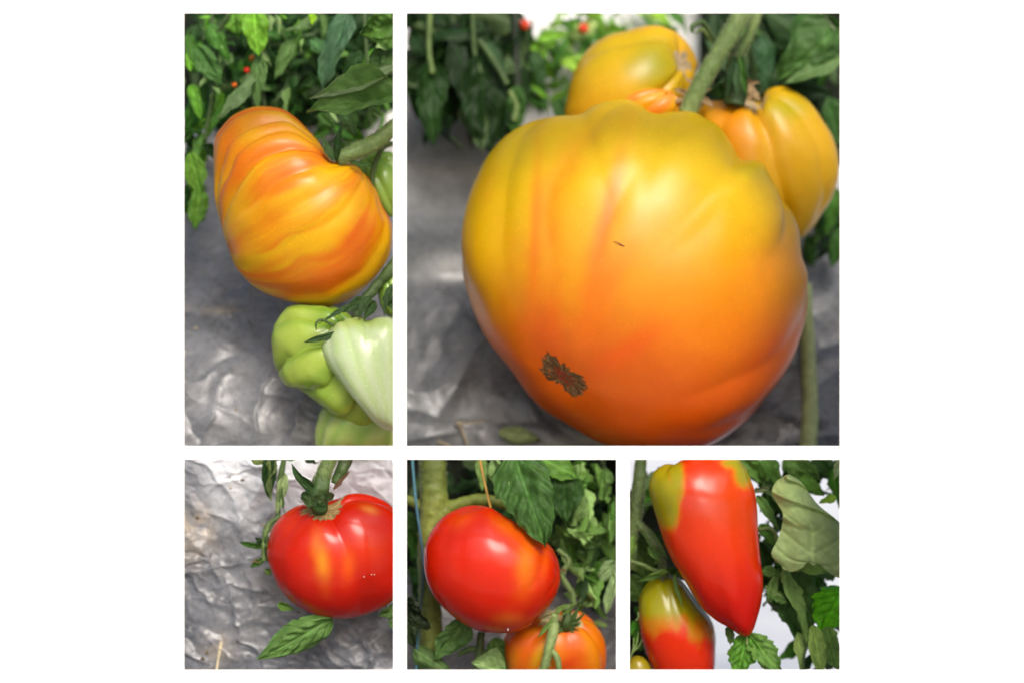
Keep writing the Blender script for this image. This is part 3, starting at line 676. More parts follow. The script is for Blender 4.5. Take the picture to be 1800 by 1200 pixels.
back = empty('tomato_plant', at(450, 300, 430), 'leafy dark green tomato plants behind the striped orange tomato', 'plant')
for b, t, w, sp, c, sd in [((446, 14, 250), (453, 96, 235), 58, 10, (0.14, 0.30, 0.028), 130), ((456, 92, 270), (449, 196, 255), 36, -30, G_GREY, 131), ((446, 128, 265), (388, 214, 255), 40, 150, (0.10, 0.165, 0.07), 132),
                           ((612, 18, 240), (558, 152, 225), 60, -25, (0.055, 0.115, 0.062), 133), ((515, 70, 290), (483, 140, 280), 30, 20, G_GREY, 134), ((346, 82, 280), (388, 150, 270), 46, 0, (0.06, 0.14, 0.035), 135),
                           ((336, 148, 300), (352, 210, 290), 26, 10, (0.10, 0.25, 0.025), 136), ((368, 42, 290), (404, 108, 280), 34, 20, (0.05, 0.14, 0.02), 137), ((334, 268, 300), (352, 348, 290), 46, 0, (0.15, 0.30, 0.04), 138),
                           ((352, 330, 300), (342, 404, 290), 40, 15, (0.13, 0.27, 0.04), 139), ((560, 30, 280), (500, 60, 270), 24, 150, G_GREY, 140), ((545, 70, 285), (590, 100, 275), 30, 30, (0.06, 0.14, 0.05), 141),
                           ((636, 90, 260), (600, 150, 250), 34, 10, G_DARK, 142), ((408, 20, 290), (416, 66, 290), 40, 0, (0.10, 0.22, 0.03), 143), ((550, 24, 260), (548, 44, 260), 16, 0, (0.28, 0.48, 0.03), 144),
                           ((330, 60, 320), (346, 130, 310), 30, 40, (0.05, 0.13, 0.02), 145), ((600, 196, 240), (628, 240, 230), 26, 30, (0.05, 0.10, 0.03), 146), ((560, 200, 260), (588, 224, 250), 22, 10, (0.06, 0.13, 0.03), 147)]:
    put(big(sd, fold=.4, droop=.25, edge=.15, wave=.1, lobes=3, serr=.14, twist=.2), b, t, w, sp, c, back)
up1 = lambda x, y: y < 205 + 60 * (x < 372) or (x > 560 and y < 250)
scatter(back, 165, (316, 8, 690, 330), (300, 480), (26, 66), (.38, .62), [G_DARK, G_DARK, (0.012, 0.034, 0.008), G_MID, G_GREY, (0.03, 0.095, 0.014), (0.08, 0.21, 0.02)], PROTO, 5, (312, 6, 700, 300), keep=up1)
scatter(back, 22, (320, 20, 680, 200), (270, 300), (18, 48), (.3, .5), [G_PALE, (0.16, 0.26, 0.09), (0.12, 0.28, 0.03)], PROTO + CURLY, 57, (312, 6, 700, 230))
scatter(back, 34, (316, 190, 366, 380), (330, 420), (30, 60), (.4, .6), [G_DARK, (0.03, 0.095, 0.014), (0.08, 0.21, 0.02), (0.13, 0.28, 0.03)], PROTO, 55, (312, 160, 372, 410))
scatter(back, 120, (316, 8, 690, 205), (470, 585), (50, 90), (.5, .7), [(0.012, 0.035, 0.008)], PROTO, 6, (312, 6, 700, 260))  # near-black leaves: shade deep in the foliage given as colour
for pts in [[(372, 20, 330), (378, 120, 330), (360, 250, 330)], [(470, 20, 340), (462, 150, 340), (470, 210, 340)], [(640, 20, 330), (648, 150, 320), (650, 220, 320)], [(380, 60, 290), (400, 30, 280), (404, 12, 280)]]:
    tube('stem', pts, [4, 4, 4], M_STEM, ST_D, back)
def small_red(pts, dp, lab, c=(0.62, 0.03, 0.01), grp='tiny ripe tomatoes far behind'):
    return fruit('tomato', pts, dp, 9, (0, -.3, 1), lambda o: base_col(o, c), M_RED, lab, grp, nt=180, npz=40)
ring_ = lambda x, y, r: [(x + r * math.cos(a), y + r * math.sin(a)) for a in np.linspace(0, 2 * math.pi, 9)[:-1]]
small_red(ring_(434, 124, 6), 290, 'tiny red tomato among dark leaves above the striped tomato')
small_red(ring_(443, 102, 6), 288, 'tiny yellow orange tomato among dark leaves above the striped tomato', (0.5, 0.2, 0.01))
small_red(ring_(412, 150, 5), 300, 'tiny orange tomato lowest among leaves above the striped tomato', (0.66, 0.16, 0.01))

# ================================================================== niche 2: the giant yellow and orange tomato
T2 = [(1197, 196), (1216, 197), (1236, 204), (1264, 224), (1287, 255), (1303, 279), (1324, 281), (1343, 291), (1358, 318), (1377, 347), (1393, 374), (1405, 408), (1409, 448), (1419, 479), (1421, 512), (1415, 567), (1390, 637),
      (1341, 707), (1290, 757), (1225, 790), (1150, 798), (1069, 783), (1007, 751), (946, 712), (897, 650), (849, 584), (818, 505), (810, 444), (811, 405), (815, 377), (824, 343), (838, 310), (858, 273), (887, 241), (927, 217),
      (967, 205), (1007, 203), (1024, 200), (1040, 188), (1063, 179), (1099, 175), (1123, 182), (1143, 196), (1160, 200), (1180, 197)]
def c_T2(o):
    t = sst(300, 640, o.py + 0.18 * (o.px - 1100) * 0 + 26 * fbm(o.d * 3, 3, 2))
    c = mixc(base_col(o, (0.66, 0.455, 0.006)), (0.60, 0.125, 0.003), t)
    s = np.cos(9 * (o.th + 1.3 * o.wob) + 0.6) * 0.5 + 0.5; s = s ** 3
    c = mixc(c, (0.70, 0.13, 0.006), s * sst(1.0, 2.1, o.ph) * 0.45 * (0.6 + 0.8 * fbm(o.d * 4, 6, 3)))
    c = blob(c, o, 940, 430, 11, 170, -2, (0.68, 0.17, 0.006), .75)
    c = blob(c, o, 1068, 380, 17, 140, -14, (0.70, 0.16, 0.006), .85)
    c = blob(c, o, 1030, 560, 18, 120, -14, (0.70, 0.14, 0.008), .55)
    c = blob(c, o, 850, 420, 40, 120, 5, (0.66, 0.45, 0.01), .7)
    c = blob(c, o, 1000, 420, 30, 120, 0, (0.76, 0.36, 0.012), .5)
    c = blob(c, o, 1190, 400, 70, 130, 20, (0.68, 0.41, 0.006), .6)
    c = blob(c, o, 1110, 610, 90, 20, 32, (0.68, 0.09, 0.008), .7)
    c = blob(c, o, 1330, 640, 120, 18, 42, (0.68, 0.11, 0.008), .65)
    c = blob(c, o, 1230, 690, 140, 22, 10, (0.68, 0.13, 0.006), .5)
    c = blob(c, o, 960, 590, 40, 60, 0, (0.66, 0.09, 0.006), .6)
    c = blob(c, o, 1330, 480, 110, 40, 25, (0.76, 0.26, 0.02), .5)
    c = blob(c, o, 1200, 520, 70, 120, 25, (0.74, 0.25, 0.010), .5)
    c = blob(c, o, 1320, 300, 26, 16, 0, (0.52, 0.46, 0.02), .8)
    c = blob(c, o, 1200, 260, 130, 70, -20, (0.62, 0.46, 0.006), .9)
    c = blob(c, o, 880, 260, 90, 60, 40, (0.56, 0.45, 0.006), .7)
    return mixc(c, (0.50, 0.062, 0.003), sst(580, 800, o.py) * 0.7)
t2 = fruit('tomato', T2, 265, 215, (0.465, 0.66, 0.59), c_T2, M_RIPE, 'giant smooth tomato fading from yellow top to orange base, brown scar below', None,
           ribs=[(-1.25, .13, .018, .1, 2.3), (-.78, .13, .022, .1, 2.4), (-.32, .12, .020, .1, 2.2), (.14, .12, .018, .1, 1.9), (.62, .13, .050, .05, 1.25), (.62, .2, .018, .05, 2.2), (1.12, .16, .035, .05, 2.2), (1.6, .2, .02, .1, 2.2), (2.6, .2, .04, .1, 2.2), (3.6, .2, .04, .1, 2.2), (4.3, .2, .03, .1, 2.2)], wave=(.004, 9), dim_top=(.2, .4), dim_bot=(.036, .20), seed=2, nt=340, npz=200, lump=.016,
           bumps=[(0.62, 0.50, 0.16, 0.035)])
SCAR_A = math.pi / 2 + 0.22
def scar_edge(th):
    return 0.094 + 0.085 * np.abs(np.cos(th + SCAR_A)) ** 1.6 + 0.05 * fbm(np.stack([np.cos(th) * 5, np.sin(th) * 5, 0 * th], -1), 6, 3)
def c_scar(r, th, P):
    n = fbm(P / U / 3.5, 12, 3)
    ray = 0.5 + 0.5 * np.cos(11 * th + 9 * fbm(np.stack([np.cos(th) * 2.4, np.sin(th) * 2.4, r * 3], -1), 4, 4))
    c = np.ones(P.shape) * np.array((0.105, 0.052, 0.018)) * (1 + 0.5 * n)[..., None]
    c = mixc(c, (0.23, 0.14, 0.06), sst(0.75, 1.0, ray) * sst(0.25, 0.6, r) * 0.55)
    c = mixc(c, (0.22, 0.018, 0.006), sst(0.55, 0.3, r) * sst(-0.3, 0.2, n) * 0.9)
    c = mixc(c, (0.035, 0.018, 0.008), sst(0.25, 0.0, ray) * sst(0.1, 0.4, r) * 0.5)
    return mixc(c, (0.42, 0.08, 0.008), sst(0.86, 1.0, r) * 0.6)
patch(t2, 'blossom_scar', scar_edge, M_CORK, c_scar, 0.25, t2.ob, True, 30, 220, 0.5, 5)
p_, n_, d_ = on(t2, 1090, 429)
tube('bristle', [(1079, 424, d_ - 1), (1088, 428, d_ - 2.5), (1095, 432, d_ - 2), (1100, 433, d_)], [.5, .9, 1.0, .4], M_DRY, (0.24, 0.09, 0.03), t2.ob, seg=6, sides=6)
# a folded lobe of the same fruit at its top edge
LB = [(1093, 182), (1104, 168), (1125, 158), (1155, 156), (1182, 162), (1198, 180), (1196, 200), (1170, 212), (1130, 210), (1100, 200)]
fruit('lobe', LB, 330, 34, (.6, -.2, .8), lambda o: blob(mixc(base_col(o, (0.72, 0.36, 0.015)), (0.72, 0.25, 0.04), sst(-.3, .6, np.sin(5 * o.th))), o, 1150, 170, 40, 8, 0, (0.74, 0.42, 0.2), .6), M_RIPE, None,
      ribs=[(i * 1.1, .14, .14, .1, 3.0) for i in range(6)], seed=31, nt=140, npz=70, parent=t2.ob)
Y1 = [(992, 203), (996, 177), (1003, 143), (1017, 110), (1037, 83), (1067, 63), (1100, 54), (1123, 48), (1150, 45), (1180, 52), (1203, 70), (1219, 93), (1226, 117), (1218, 145), (1205, 190), (1180, 240), (1120, 270), (1040, 265), (1000, 235)]
def c_Y1(o):
    c = mixc(base_col(o, (0.70, 0.44, 0.012)), (0.68, 0.36, 0.012), sst(120, 230, o.py))
    c = blob(c, o, 1150, 110, 55, 60, 20, (0.33, 0.32, 0.012), 1.0)
    c = blob(c, o, 1060, 90, 60, 30, 40, (0.52, 0.41, 0.012), .7)
    c = blob(c, o, 1165, 52, 60, 8, -10, (0.76, 0.46, 0.012), .9)
    return blob(c, o, 1205, 90, 14, 36, 20, (0.74, 0.42, 0.03), .9)
y1 = fruit('tomato', Y1, 430, 110, (.75, -.35, .35), c_Y1, M_RIPE, 'yellow tomato with olive shoulder behind the giant one, left of the stalk', None,
           ribs=[(1.6, .16, .07, .1, 2.4), (2.6, .2, .04, .1, 2.4), (4.2, .2, .05, .1, 2.2), (0.4, .14, .08, .1, 2.2), (5.2, .2, .05, .1, 2.2)], dim_top=(.2, .35), seed=21)
def cork(r, th, P):
    n = fbm(P / U / 5.0, 3, 3)
    c = np.ones(P.shape) * np.array((0.46, 0.35, 0.20)) * (1 + 0.5 * n)[..., None]
    return mixc(c, (0.25, 0.16, 0.08), sst(0.15, 0.5, n))
patch(y1, 'stem_scar', lambda th: 0.26 + 0.05 * np.cos(5 * th) + 0.05 * fbm(np.stack([np.cos(th) * 3, np.sin(th) * 3, 0 * th], -1), 2, 2), M_CORK, cork, 1.5, y1.ob, nr=12)
Y2 = [(1222, 215), (1230, 190), (1250, 180), (1277, 176), (1303, 172), (1323, 177), (1338, 180), (1347, 160), (1372, 152), (1400, 162), (1427, 183), (1447, 213), (1463, 240), (1473, 273), (1474, 310), (1464, 347), (1444, 378), (1425, 405), (1400, 422), (1340, 425), (1270, 395), (1230, 320), (1220, 260)]
def c_Y2(o):
    c = base_col(o, (0.70, 0.42, 0.012))
    c = blob(c, o, 1290, 220, 55, 80, 0, (0.74, 0.29, 0.012), .95)
    c = blob(c, o, 1380, 190, 50, 30, 0, (0.40, 0.37, 0.015), .9)
    c = blob(c, o, 1430, 380, 50, 40, 0, (0.74, 0.44, 0.012), .6)
    return blob(c, o, 1345, 230, 9, 60, 10, (0.76, 0.46, 0.10), .6)
y2 = fruit('tomato', Y2, 420, 95, (-.2, -.2, .95), c_Y2, M_RIPE, 'two lobed yellow tomato with orange left lobe, behind the giant one on the right', None,
           ribs=[(0.12, .16, .16, .05, 2.3), (0.9, .16, .05, .1, 2.2), (5.6, .2, .05, .1, 2.2), (1.7, .2, .05, .1, 2.2), (4.8, .2, .05, .1, 2.2)], dim_top=(.2, .35), seed=23)
patch(y2, 'stem_scar', lambda th: 0.3 + 0.06 * np.cos(4 * th) + 0.06 * fbm(np.stack([np.cos(th) * 3, np.sin(th) * 3, 0 * th], -1), 4, 2), M_CORK, cork, 1.5, y2.ob, nr=12)

vine = empty('tomato_plant', at(1320, 0, 380), 'tomato vine with thick furry stalk between the yellow tomatoes', 'plant')
hairs(tube('stem', [(1312, 10, 300), (1290, 50, 300), (1254, 110, 300), (1228, 155, 300), (1208, 200, 305)], [18, 18, 17, 16.5, 17], M_STEM, [ST_L, ST_G, ST_G, ST_G, ST_L], vine, rough=.06, flat=.9, sides=20), 2600, 6)
hairs(tube('stem', [(1336, 10, 340), (1318, 60, 345), (1296, 105, 350)], [9, 10, 9], M_STEM, [ST_L, ST_G, ST_D], vine), 1000, 5)
tube('stem', [(1300, 80, 375), (1296, 140, 372), (1290, 185, 368)], [18, 22, 20], M_STEM, [ST_D, (0.03, 0.06, 0.02), (0.05, 0.1, 0.03)], vine, rough=.12, ridges=.12)
for i, (b, t, w, c) in enumerate([((1290, 100, 330), (1275, 178, 325), 16, G_DARK), ((1302, 100, 330), (1312, 172, 325), 18, G_MID), ((1284, 130, 335), (1256, 150, 325), 12, G_DARK), ((1296, 110, 328), (1296, 170, 320), 14, (0.05, 0.11, 0.04))]):
    put(big(160 + i, fold=.6, lobes=2, serr=.03), b, t, w, 25 * (-1) ** i, c, vine, 'sepal')
for i, (b, t, w) in enumerate([((1216, 168, 318), (1184, 156, 312), 13), ((1222, 160, 322), (1206, 130, 326), 14), ((1228, 172, 312), (1256, 186, 306), 15), ((1226, 160, 322), (1250, 160, 316), 12), ((1310, 150, 350), (1338, 176, 335), 20), ((1304, 140, 352), (1330, 150, 340), 18), ((1320, 150, 345), (1318, 178, 332), 16), ((1214, 176, 316), (1178, 178, 306), 10)]):
    put(big(400 + i, fold=.7, droop=.5, lobes=2, serr=.1, wave=.2, twist=.4), b, t, w, 25 * (-1) ** i, (0.36, 0.25, 0.13), vine, 'dry_sepal')
tube('tendril', [(1256, 70, 360), (1236, 40, 350), (1218, 46, 345), (1216, 58, 345)], [4, 5, 5, 3], M_STEM, ST_D, vine)
tube('tendril', [(1256, 76, 365), (1234, 52, 355), (1222, 60, 352)], [3, 3.5, 2], M_STEM, ST_G, vine)
put(big(170, fold=.25, droop=.25, edge=.35, wave=.06, lobes=2, serr=.1), (1478, 42, 420), (1378, 140, 400), 128, 10, (0.055, 0.13, 0.028), vine)
put(big(171, fold=.2, droop=.1, edge=.3, lobes=2, serr=.08), (1486, 100, 415), (1376, 150, 398), 40, 160, (0.10, 0.2, 0.05), vine)
put(big(172, fold=.3, droop=.2, lobes=2, serr=.08), (1400, 10, 430), (1470, 50, 420), 40, 140, (0.20, 0.25, 0.14), vine)
put(big(173, fold=.3, droop=.2, lobes=3), (1340, 60, 440), (1350, 160, 430), 50, 20, (0.03, 0.085, 0.03), vine)
put(big(174, fold=.3, droop=.2, lobes=3), (1455, 170, 520), (1480, 260, 510), 50, 0, (0.05, 0.13, 0.03), vine)
put(big(175, fold=.3, droop=.2, lobes=3), (1470, 330, 540), (1455, 415, 530), 44, 20, (0.06, 0.17, 0.02), vine)
put(big(176, fold=.3, droop=.2, lobes=3), (1480, 400, 540), (1462, 470, 530), 40, -10, (0.05, 0.14, 0.025), vine)
tube('stem', [(1415, 500, 500), (1420, 620, 480), (1424, 720, 460), (1420, 792, 440)], [13, 15, 16.5, 18], M_STEM, [(0.32, 0.38, 0.14), (0.36, 0.42, 0.18), (0.36, 0.42, 0.18)], vine, rough=.05)
scatter(vine, 46, (1225, 10, 1478, 170), (520, 640), (60, 110), (.45, .65), [G_DARK, G_DARK, (0.03, 0.07, 0.02), G_MID], PROTO, 15, (1215, 4, 1486, 260))
scatter(vine, 26, (1420, 180, 1478, 430), (540, 640), (40, 80), (.45, .6), [G_DARK, G_MID, (0.06, 0.16, 0.025)], PROTO, 16, (1400, 60, 1486, 480))
scatter(vine, 40, (1225, 10, 1478, 190), (640, 740), (70, 120), (.5, .7), [(0.010, 0.028, 0.008)], PROTO, 17, (1215, 4, 1486, 300))  # shade behind the vine put into near-black leaf colour

hang = empty('tomato_plant', at(850, 20, 600), 'dark tomato foliage hanging in the upper left of the large niche', 'plant')  # its backlit darkness is put into the leaf colours
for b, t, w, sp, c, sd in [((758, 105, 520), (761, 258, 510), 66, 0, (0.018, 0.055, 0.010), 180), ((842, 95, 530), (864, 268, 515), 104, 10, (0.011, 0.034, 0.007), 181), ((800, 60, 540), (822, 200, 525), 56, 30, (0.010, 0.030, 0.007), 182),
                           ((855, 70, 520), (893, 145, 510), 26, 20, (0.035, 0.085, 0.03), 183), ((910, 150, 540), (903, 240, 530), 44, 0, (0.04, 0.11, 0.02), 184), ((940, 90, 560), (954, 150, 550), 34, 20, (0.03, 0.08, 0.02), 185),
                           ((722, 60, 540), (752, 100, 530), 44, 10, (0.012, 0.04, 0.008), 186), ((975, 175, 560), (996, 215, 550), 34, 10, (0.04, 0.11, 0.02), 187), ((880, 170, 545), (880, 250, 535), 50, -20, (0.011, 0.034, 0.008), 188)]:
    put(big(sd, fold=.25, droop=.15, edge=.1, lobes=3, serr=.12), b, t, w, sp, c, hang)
for pts, r, c in [([(757, 10, 515), (754, 80, 512), (760, 130, 510)], 5, ST_G), ([(830, 10, 530), (834, 90, 528), (846, 130, 526)], 5, ST_D), ([(905, 10, 560), (908, 120, 558), (914, 190, 556)], 9, (0.015, 0.025, 0.012)), ([(842, 70, 518), (870, 110, 516), (892, 150, 514)], 6, ST_D),
                  ([(895, 160, 535), (908, 186, 533), (904, 214, 530)], 6, ST_G)]:
    tube('stem', pts, [r] * 3, M_STEM, c, hang)
inl = lambda x, y: y < 175 and not (725 < x < 748 and 26 < y < 64) and not (765 < x < 790 and 62 < y < 118) and not (716 < x < 745 and 105 < y < 150)
inl_old = lambda x, y: (y < 30 + 0.9 * abs(x - 705)) and y < 150 and not (720 < x < 800 and 60 < y < 150) and not (725 < x < 745 and y < 70)
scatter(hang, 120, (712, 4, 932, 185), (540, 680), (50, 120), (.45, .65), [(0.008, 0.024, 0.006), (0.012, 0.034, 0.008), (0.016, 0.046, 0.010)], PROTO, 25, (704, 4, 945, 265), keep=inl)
scatter(hang, 46, (770, 4, 925, 175), (690, 745), (70, 130), (.5, .7), [(0.006, 0.018, 0.005)], PROTO, 26, (735, -10, 940, 215))  # rear layer coloured near-black in place of deep shade
far = empty('tomato_plant', at(1010, 100, 760), 'sunlit yellow green tomato foliage far behind the giant tomato', 'plant')
scatter(far, 26, (925, 60, 1000, 190), (640, 740), (30, 60), (.4, .6), [(0.03, 0.09, 0.015), (0.05, 0.14, 0.02), (0.14, 0.30, 0.03)], PROTO, 28, (905, 4, 1010, 215))
scatter(far, 84, (915, 6, 1220, 120), (690, 770), (30, 70), (.4, .6), [(0.25, 0.42, 0.06), (0.16, 0.34, 0.04), (0.36, 0.46, 0.18), (0.06, 0.16, 0.03)], PROTO, 27, (905, 4, 1240, 150))
small_red(ring_(922, 44, 10), 670, 'small blurred red tomato left of the yellow tomato', (0.6, 0.05, 0.01))
small_red(ring_(1026, 50, 9), 675, 'small blurred red tomato above the yellow tomato', (0.6, 0.05, 0.01))
fl = empty('fallen_leaf', at(910, 765, 440), 'pale green fallen leaf lying on the grey film below the giant tomato', 'leaf')
put(big(190, fold=.1, droop=-.1, edge=.2, wave=.05, lobes=2, serr=.05), (876, 758, 438), (952, 772, 430), 34, 0, (0.38, 0.47, 0.20), fl, 'blade')
for i, (b, t) in enumerate([((800, 745), (850, 740)), ((806, 740), (822, 782)), ((770, 775), (790, 783))]):
    tube('straw', [(b[0], b[1], 455), (t[0], t[1], 445)], [2.5, 2], M_DRY, (0.42, 0.35, 0.22), None, ['dry straw lying flat on the grey film left of the fallen leaf', 'dry straw lying slanted on the grey film left of the fallen leaf', 'short dry straw at the sill left of the fallen leaf'][i], 'straw', group='dry straws on the film under the giant tomato')

# ================================================================== niche 3: the red beefsteak with its calyx
T3 = [(469, 975), (472, 948), (480, 924), (496, 905), (520, 889), (545, 881), (567, 880), (590, 876), (610, 868), (632, 866), (657, 871), (683, 884), (699, 905), (709, 935), (712, 968), (710, 1008), (702, 1040), (688, 1057),
      (663, 1072), (630, 1083), (597, 1087), (563, 1083), (537, 1073), (510, 1055), (490, 1032), (477, 1004)]
def c_T3(o):
    c = mixc(base_col(o, (0.56, 0.018, 0.004)), (0.46, 0.010, 0.004), sst(960, 1080, o.py) * .7)
    c = blob(c, o, 566, 985, 13, 34, 8, (0.70, 0.30, 0.03), .95)
    c = blob(c, o, 556, 955, 9, 24, 5, (0.70, 0.18, 0.05), .7)
    c = blob(c, o, 612, 990, 12, 26, 0, (0.68, 0.13, 0.012), .7)
    c = blob(c, o, 650, 895, 14, 6, -20, (0.66, 0.28, 0.08), .8)
    c = blob(c, o, 655, 960, 26, 30, 0, (0.66, 0.05, 0.010), .6)
    return blob(c, o, 505, 915, 26, 26, 0, (0.66, 0.05, 0.012), .6)
t3 = fruit('tomato', T3, 105, 88, (-0.20, -0.46, 0.85), c_T3, M_RED, 'glossy red tomato with beige scar round its green calyx', None,
           ribs=[(0.22, .22, .075, .35, 2.4), (1.75, .2, .06, .2, 2.2), (5.2, .2, .02, .2, 2.2), (2.6, .2, .06, .2, 2.2), (3.7, .2, .05, .2, 2.2)], dim_top=(.13, .42), dim_bot=(.02, .25), seed=33, nt=260, npz=140, lump=.014)
top3 = t3.P[0].mean(0); k_ = top3[1] / U; cx3 = 900 + top3[0] / U / ((D + k_) / D); cy3 = 600 - top3[2] / U / ((D + k_) / D)
k_ -= OFF
patch(t3, 'stem_scar', lambda th: 0.36 + 0.05 * np.cos(5 * th + 1) + 0.04 * np.cos(3 * th) + 0.17 * fbm(np.stack([np.cos(th) * 6, np.sin(th) * 6, 0 * th], -1), 2, 4), M_CORK,
      lambda r, th, P: np.ones(P.shape) * np.array((0.42, 0.29, 0.12)) * ((1 + 0.5 * fbm(P / U / 4.0, 3, 3)) * (1 - 0.35 * sst(.7, 1, r)) * (1 - 0.3 * (np.cos(23 * th + 3 * r) > .8)))[..., None], 0.5, t3.ob, nr=14, rough=.6)
dq = k_ - 10
cal = tube('calyx', [(567, 838, dq - 6), (562, 862, dq - 12), (561, 882, dq - 10), (562, 901, dq + 6)], [14, 18, 19, 11], M_STEM, [ST_D, (0.05, 0.10, 0.025), (0.035, 0.075, 0.018)], t3.ob, rough=.12, sides=20, seed=8, ridges=.10)
hairs(tube('stalk', [(585, 798, dq - 4), (572, 825, dq - 6), (560, 855, dq - 10)], [12, 13.5, 14], M_STEM, [ST_G, ST_G, ST_D], t3.ob, rough=.12), 1500, 5)
for i, (b, t, w, sp) in enumerate([((560, 868, dq - 20), (506, 819, dq - 12), 24, 30), ((548, 872, dq - 22), (524, 866, dq - 5), 22, -20), ((552, 886, dq - 28), (530, 872, dq - 34), 20, 160), ((562, 884, dq - 36), (556, 864, dq - 44), 22, 180),
                                   ((576, 880, dq - 32), (582, 860, dq - 40), 20, 170), ((574, 890, dq - 30), (550, 894, dq - 36), 16, 0)]):
    put(big(200 + i, fold=.7, droop=.5, lobes=2, serr=.03, wave=.05), b, t, w, sp, (0.035, 0.085, 0.02), t3.ob, 'sepal')
for q, (x, y) in enumerate([(640, 1013), (653, 1009), (658, 1009)]):
    p, n, dd = on(t3, x, y)
    tube('speck', [(x - .9, y, dd - .8), (x, y, dd - 1.2), (x + .9, y, dd - .8)], [.5, 1.3, .5], M_CORK, (0.85, 0.78, 0.6), t3.ob, seg=3, sides=6)

v3 = empty('tomato_plant', at(600, 797, 140), 'tomato vine with withered leaf strips around the glossy red tomato', 'plant')
tube('stem', [(612, 797, dq + 14), (600, 826, dq + 10), (590, 850, dq + 6)], [12, 12, 10], M_STEM, [(0.06, 0.07, 0.03), ST_D, ST_D], v3, rough=.15)
put(big(210, fold=.8, lobes=2, serr=.02), (586, 860, dq), (616, 826, dq - 8), 8, 20, (0.16, 0.09, 0.05), v3, 'dry_sepal')
tube('side_stem', [(500, 798, 150), (492, 850, 150), (488, 910, 150)], [4.5, 5.5, 4], M_STEM, ST_D, v3, rough=.2)
for i, (b, t, w, c, sp) in enumerate([((470, 800, 145), (474, 880, 135), 30, G_DARK, 30), ((484, 800, 142), (470, 878, 132), 22, (0.12, 0.17, 0.05), -30), ((500, 830, 140), (486, 905, 135), 22, G_PALE, 40), ((494, 850, 140), (496, 900, 135), 16, G_GREY, -20),
                                      ((438, 800, 150), (490, 812, 145), 22, (0.12, 0.16, 0.04), 0), ((540, 800, 150), (556, 816, 145), 18, G_DARK, 0), ((480, 800, 150), (530, 806, 145), 14, G_MID, 0)]):
    put(big(212 + i, fold=.8, droop=.3, wave=.2, lobes=3, twist=.8, serr=.1), b, t, w, sp, c, v3)
tube('side_stem', [(492, 905, 140), (470, 925, 130), (466, 950, 125), (464, 985, 120)], [4, 6, 6.5, 6], M_STEM, [ST_D, ST_G, ST_G], v3, rough=.25)
for i, (b, t, w, c) in enumerate([((462, 960, 120), (420, 953, 112), 13, G_MID), ((458, 955, 118), (450, 944, 112), 13, G_DARK), ((464, 980, 118), (440, 997, 110), 13, G_MID), ((460, 985, 116), (441, 986, 110), 8, (0.2, 0.14, 0.07)), ((468, 940, 122), (472, 990, 115), 14, (0.05, 0.1, 0.03)),
                                  ((466, 1000, 130), (480, 1006, 128), 16, (0.16, 0.28, 0.06))]):
    put(big(220 + i, fold=.7, droop=.3, lobes=2, serr=.05, twist=.3), b, t, w, 20 * (-1) ** i, c, v3, 'sepal')
put(leaf_mesh(230, 56, 29, fold=.25, droop=.25, edge=.25, wave=.05, lobes=4, serr=.07, quilt=.075, point=.7), (584, 1086, 90), (453, 1162, 70), 60, 12, (0.105, 0.215, 0.05), v3)
put(big(231, fold=.9, droop=.2, lobes=2, serr=.02), (488, 1060, 120), (517, 1071, 112), 15, 0, (0.12, 0.24, 0.04), v3)
tube('side_stem', [(600, 1080, 110), (570, 1086, 100), (545, 1098, 92)], [3, 3, 2], M_STEM, ST_G, v3)
put(big(232, fold=.4, droop=.3, lobes=3), (712, 1062, 120), (668, 1085, 110), 38, 20, (0.09, 0.17, 0.04), v3)
put(big(233, fold=.4, droop=.3, lobes=3), (700, 1062, 122), (689, 1108, 112), 34, -20, (0.07, 0.14, 0.035), v3)
tube('straw', [(389, 1127, 218), (385, 1150, 212), (380, 1180, 206)], [2.8, 2.6, 2.4], M_DRY, (0.72, 0.62, 0.42), None, 'pale straw standing on the grey film at the lower left corner', 'straw')

# ================================================================== niche 4: red tomato over an orange one on the vine
T4 = [(745, 982), (748, 955), (763, 925), (783, 904), (813, 890), (840, 887), (862, 891), (888, 906), (913, 920), (940, 940), (960, 952), (974, 968), (983, 992), (985, 1018), (979, 1042), (967, 1063), (947, 1085), (926, 1102), (900, 1111), (867, 1112),
      (833, 1105), (803, 1088), (777, 1065), (759, 1042), (748, 1012)]
def c_T4(o):
    c = mixc(base_col(o, (0.57, 0.020, 0.005)), (0.50, 0.013, 0.005), sst(980, 1090, o.py) * .5)
    c = blob(c, o, 925, 985, 20, 55, -5, (0.72, 0.20, 0.012), .9)
    c = blob(c, o, 890, 925, 30, 16, -30, (0.70, 0.16, 0.012), .8)
    c = blob(c, o, 958, 985, 8, 40, -5, (0.70, 0.14, 0.012), .6)
    c = blob(c, o, 812, 912, 24, 14, 30, (0.68, 0.09, 0.012), .7)
    return blob(c, o, 895, 1088, 26, 12, 0, (0.70, 0.20, 0.05), .6)
t4 = fruit('tomato', T4, 112, 92, (0.36, 0.30, 0.86), c_T4, M_RED, 'smooth bright red tomato hanging in front of a thick vine stem', None,
           ribs=[(0.70, .16, .030, .1, 1.8), (1.12, .12, .020, .1, 1.8), (-0.85, .18, .025, .1, 1.7), (-1.5, .2, .03, .2, 1.9), (3, .2, .05, .1, 2)], dim_top=(.12, .35), dim_bot=(.012, .2), seed=41, nt=260, npz=140, lump=.010)
p, n, dd = on(t4, 893, 1105)
tube('speck', [(893, 1103, dd - 1.5), (893, 1108, dd - 1)], [1, 1], M_CORK, (0.9, 0.85, 0.8), t4.ob, seg=3, sides=6)
T4B = [(885, 1130), (890, 1112), (905, 1095), (940, 1085), (983, 1074), (1017, 1073), (1037, 1085), (1053, 1105), (1063, 1125), (1066, 1150), (1063, 1178), (1050, 1200), (1000, 1222), (940, 1222), (900, 1200), (890, 1165)]
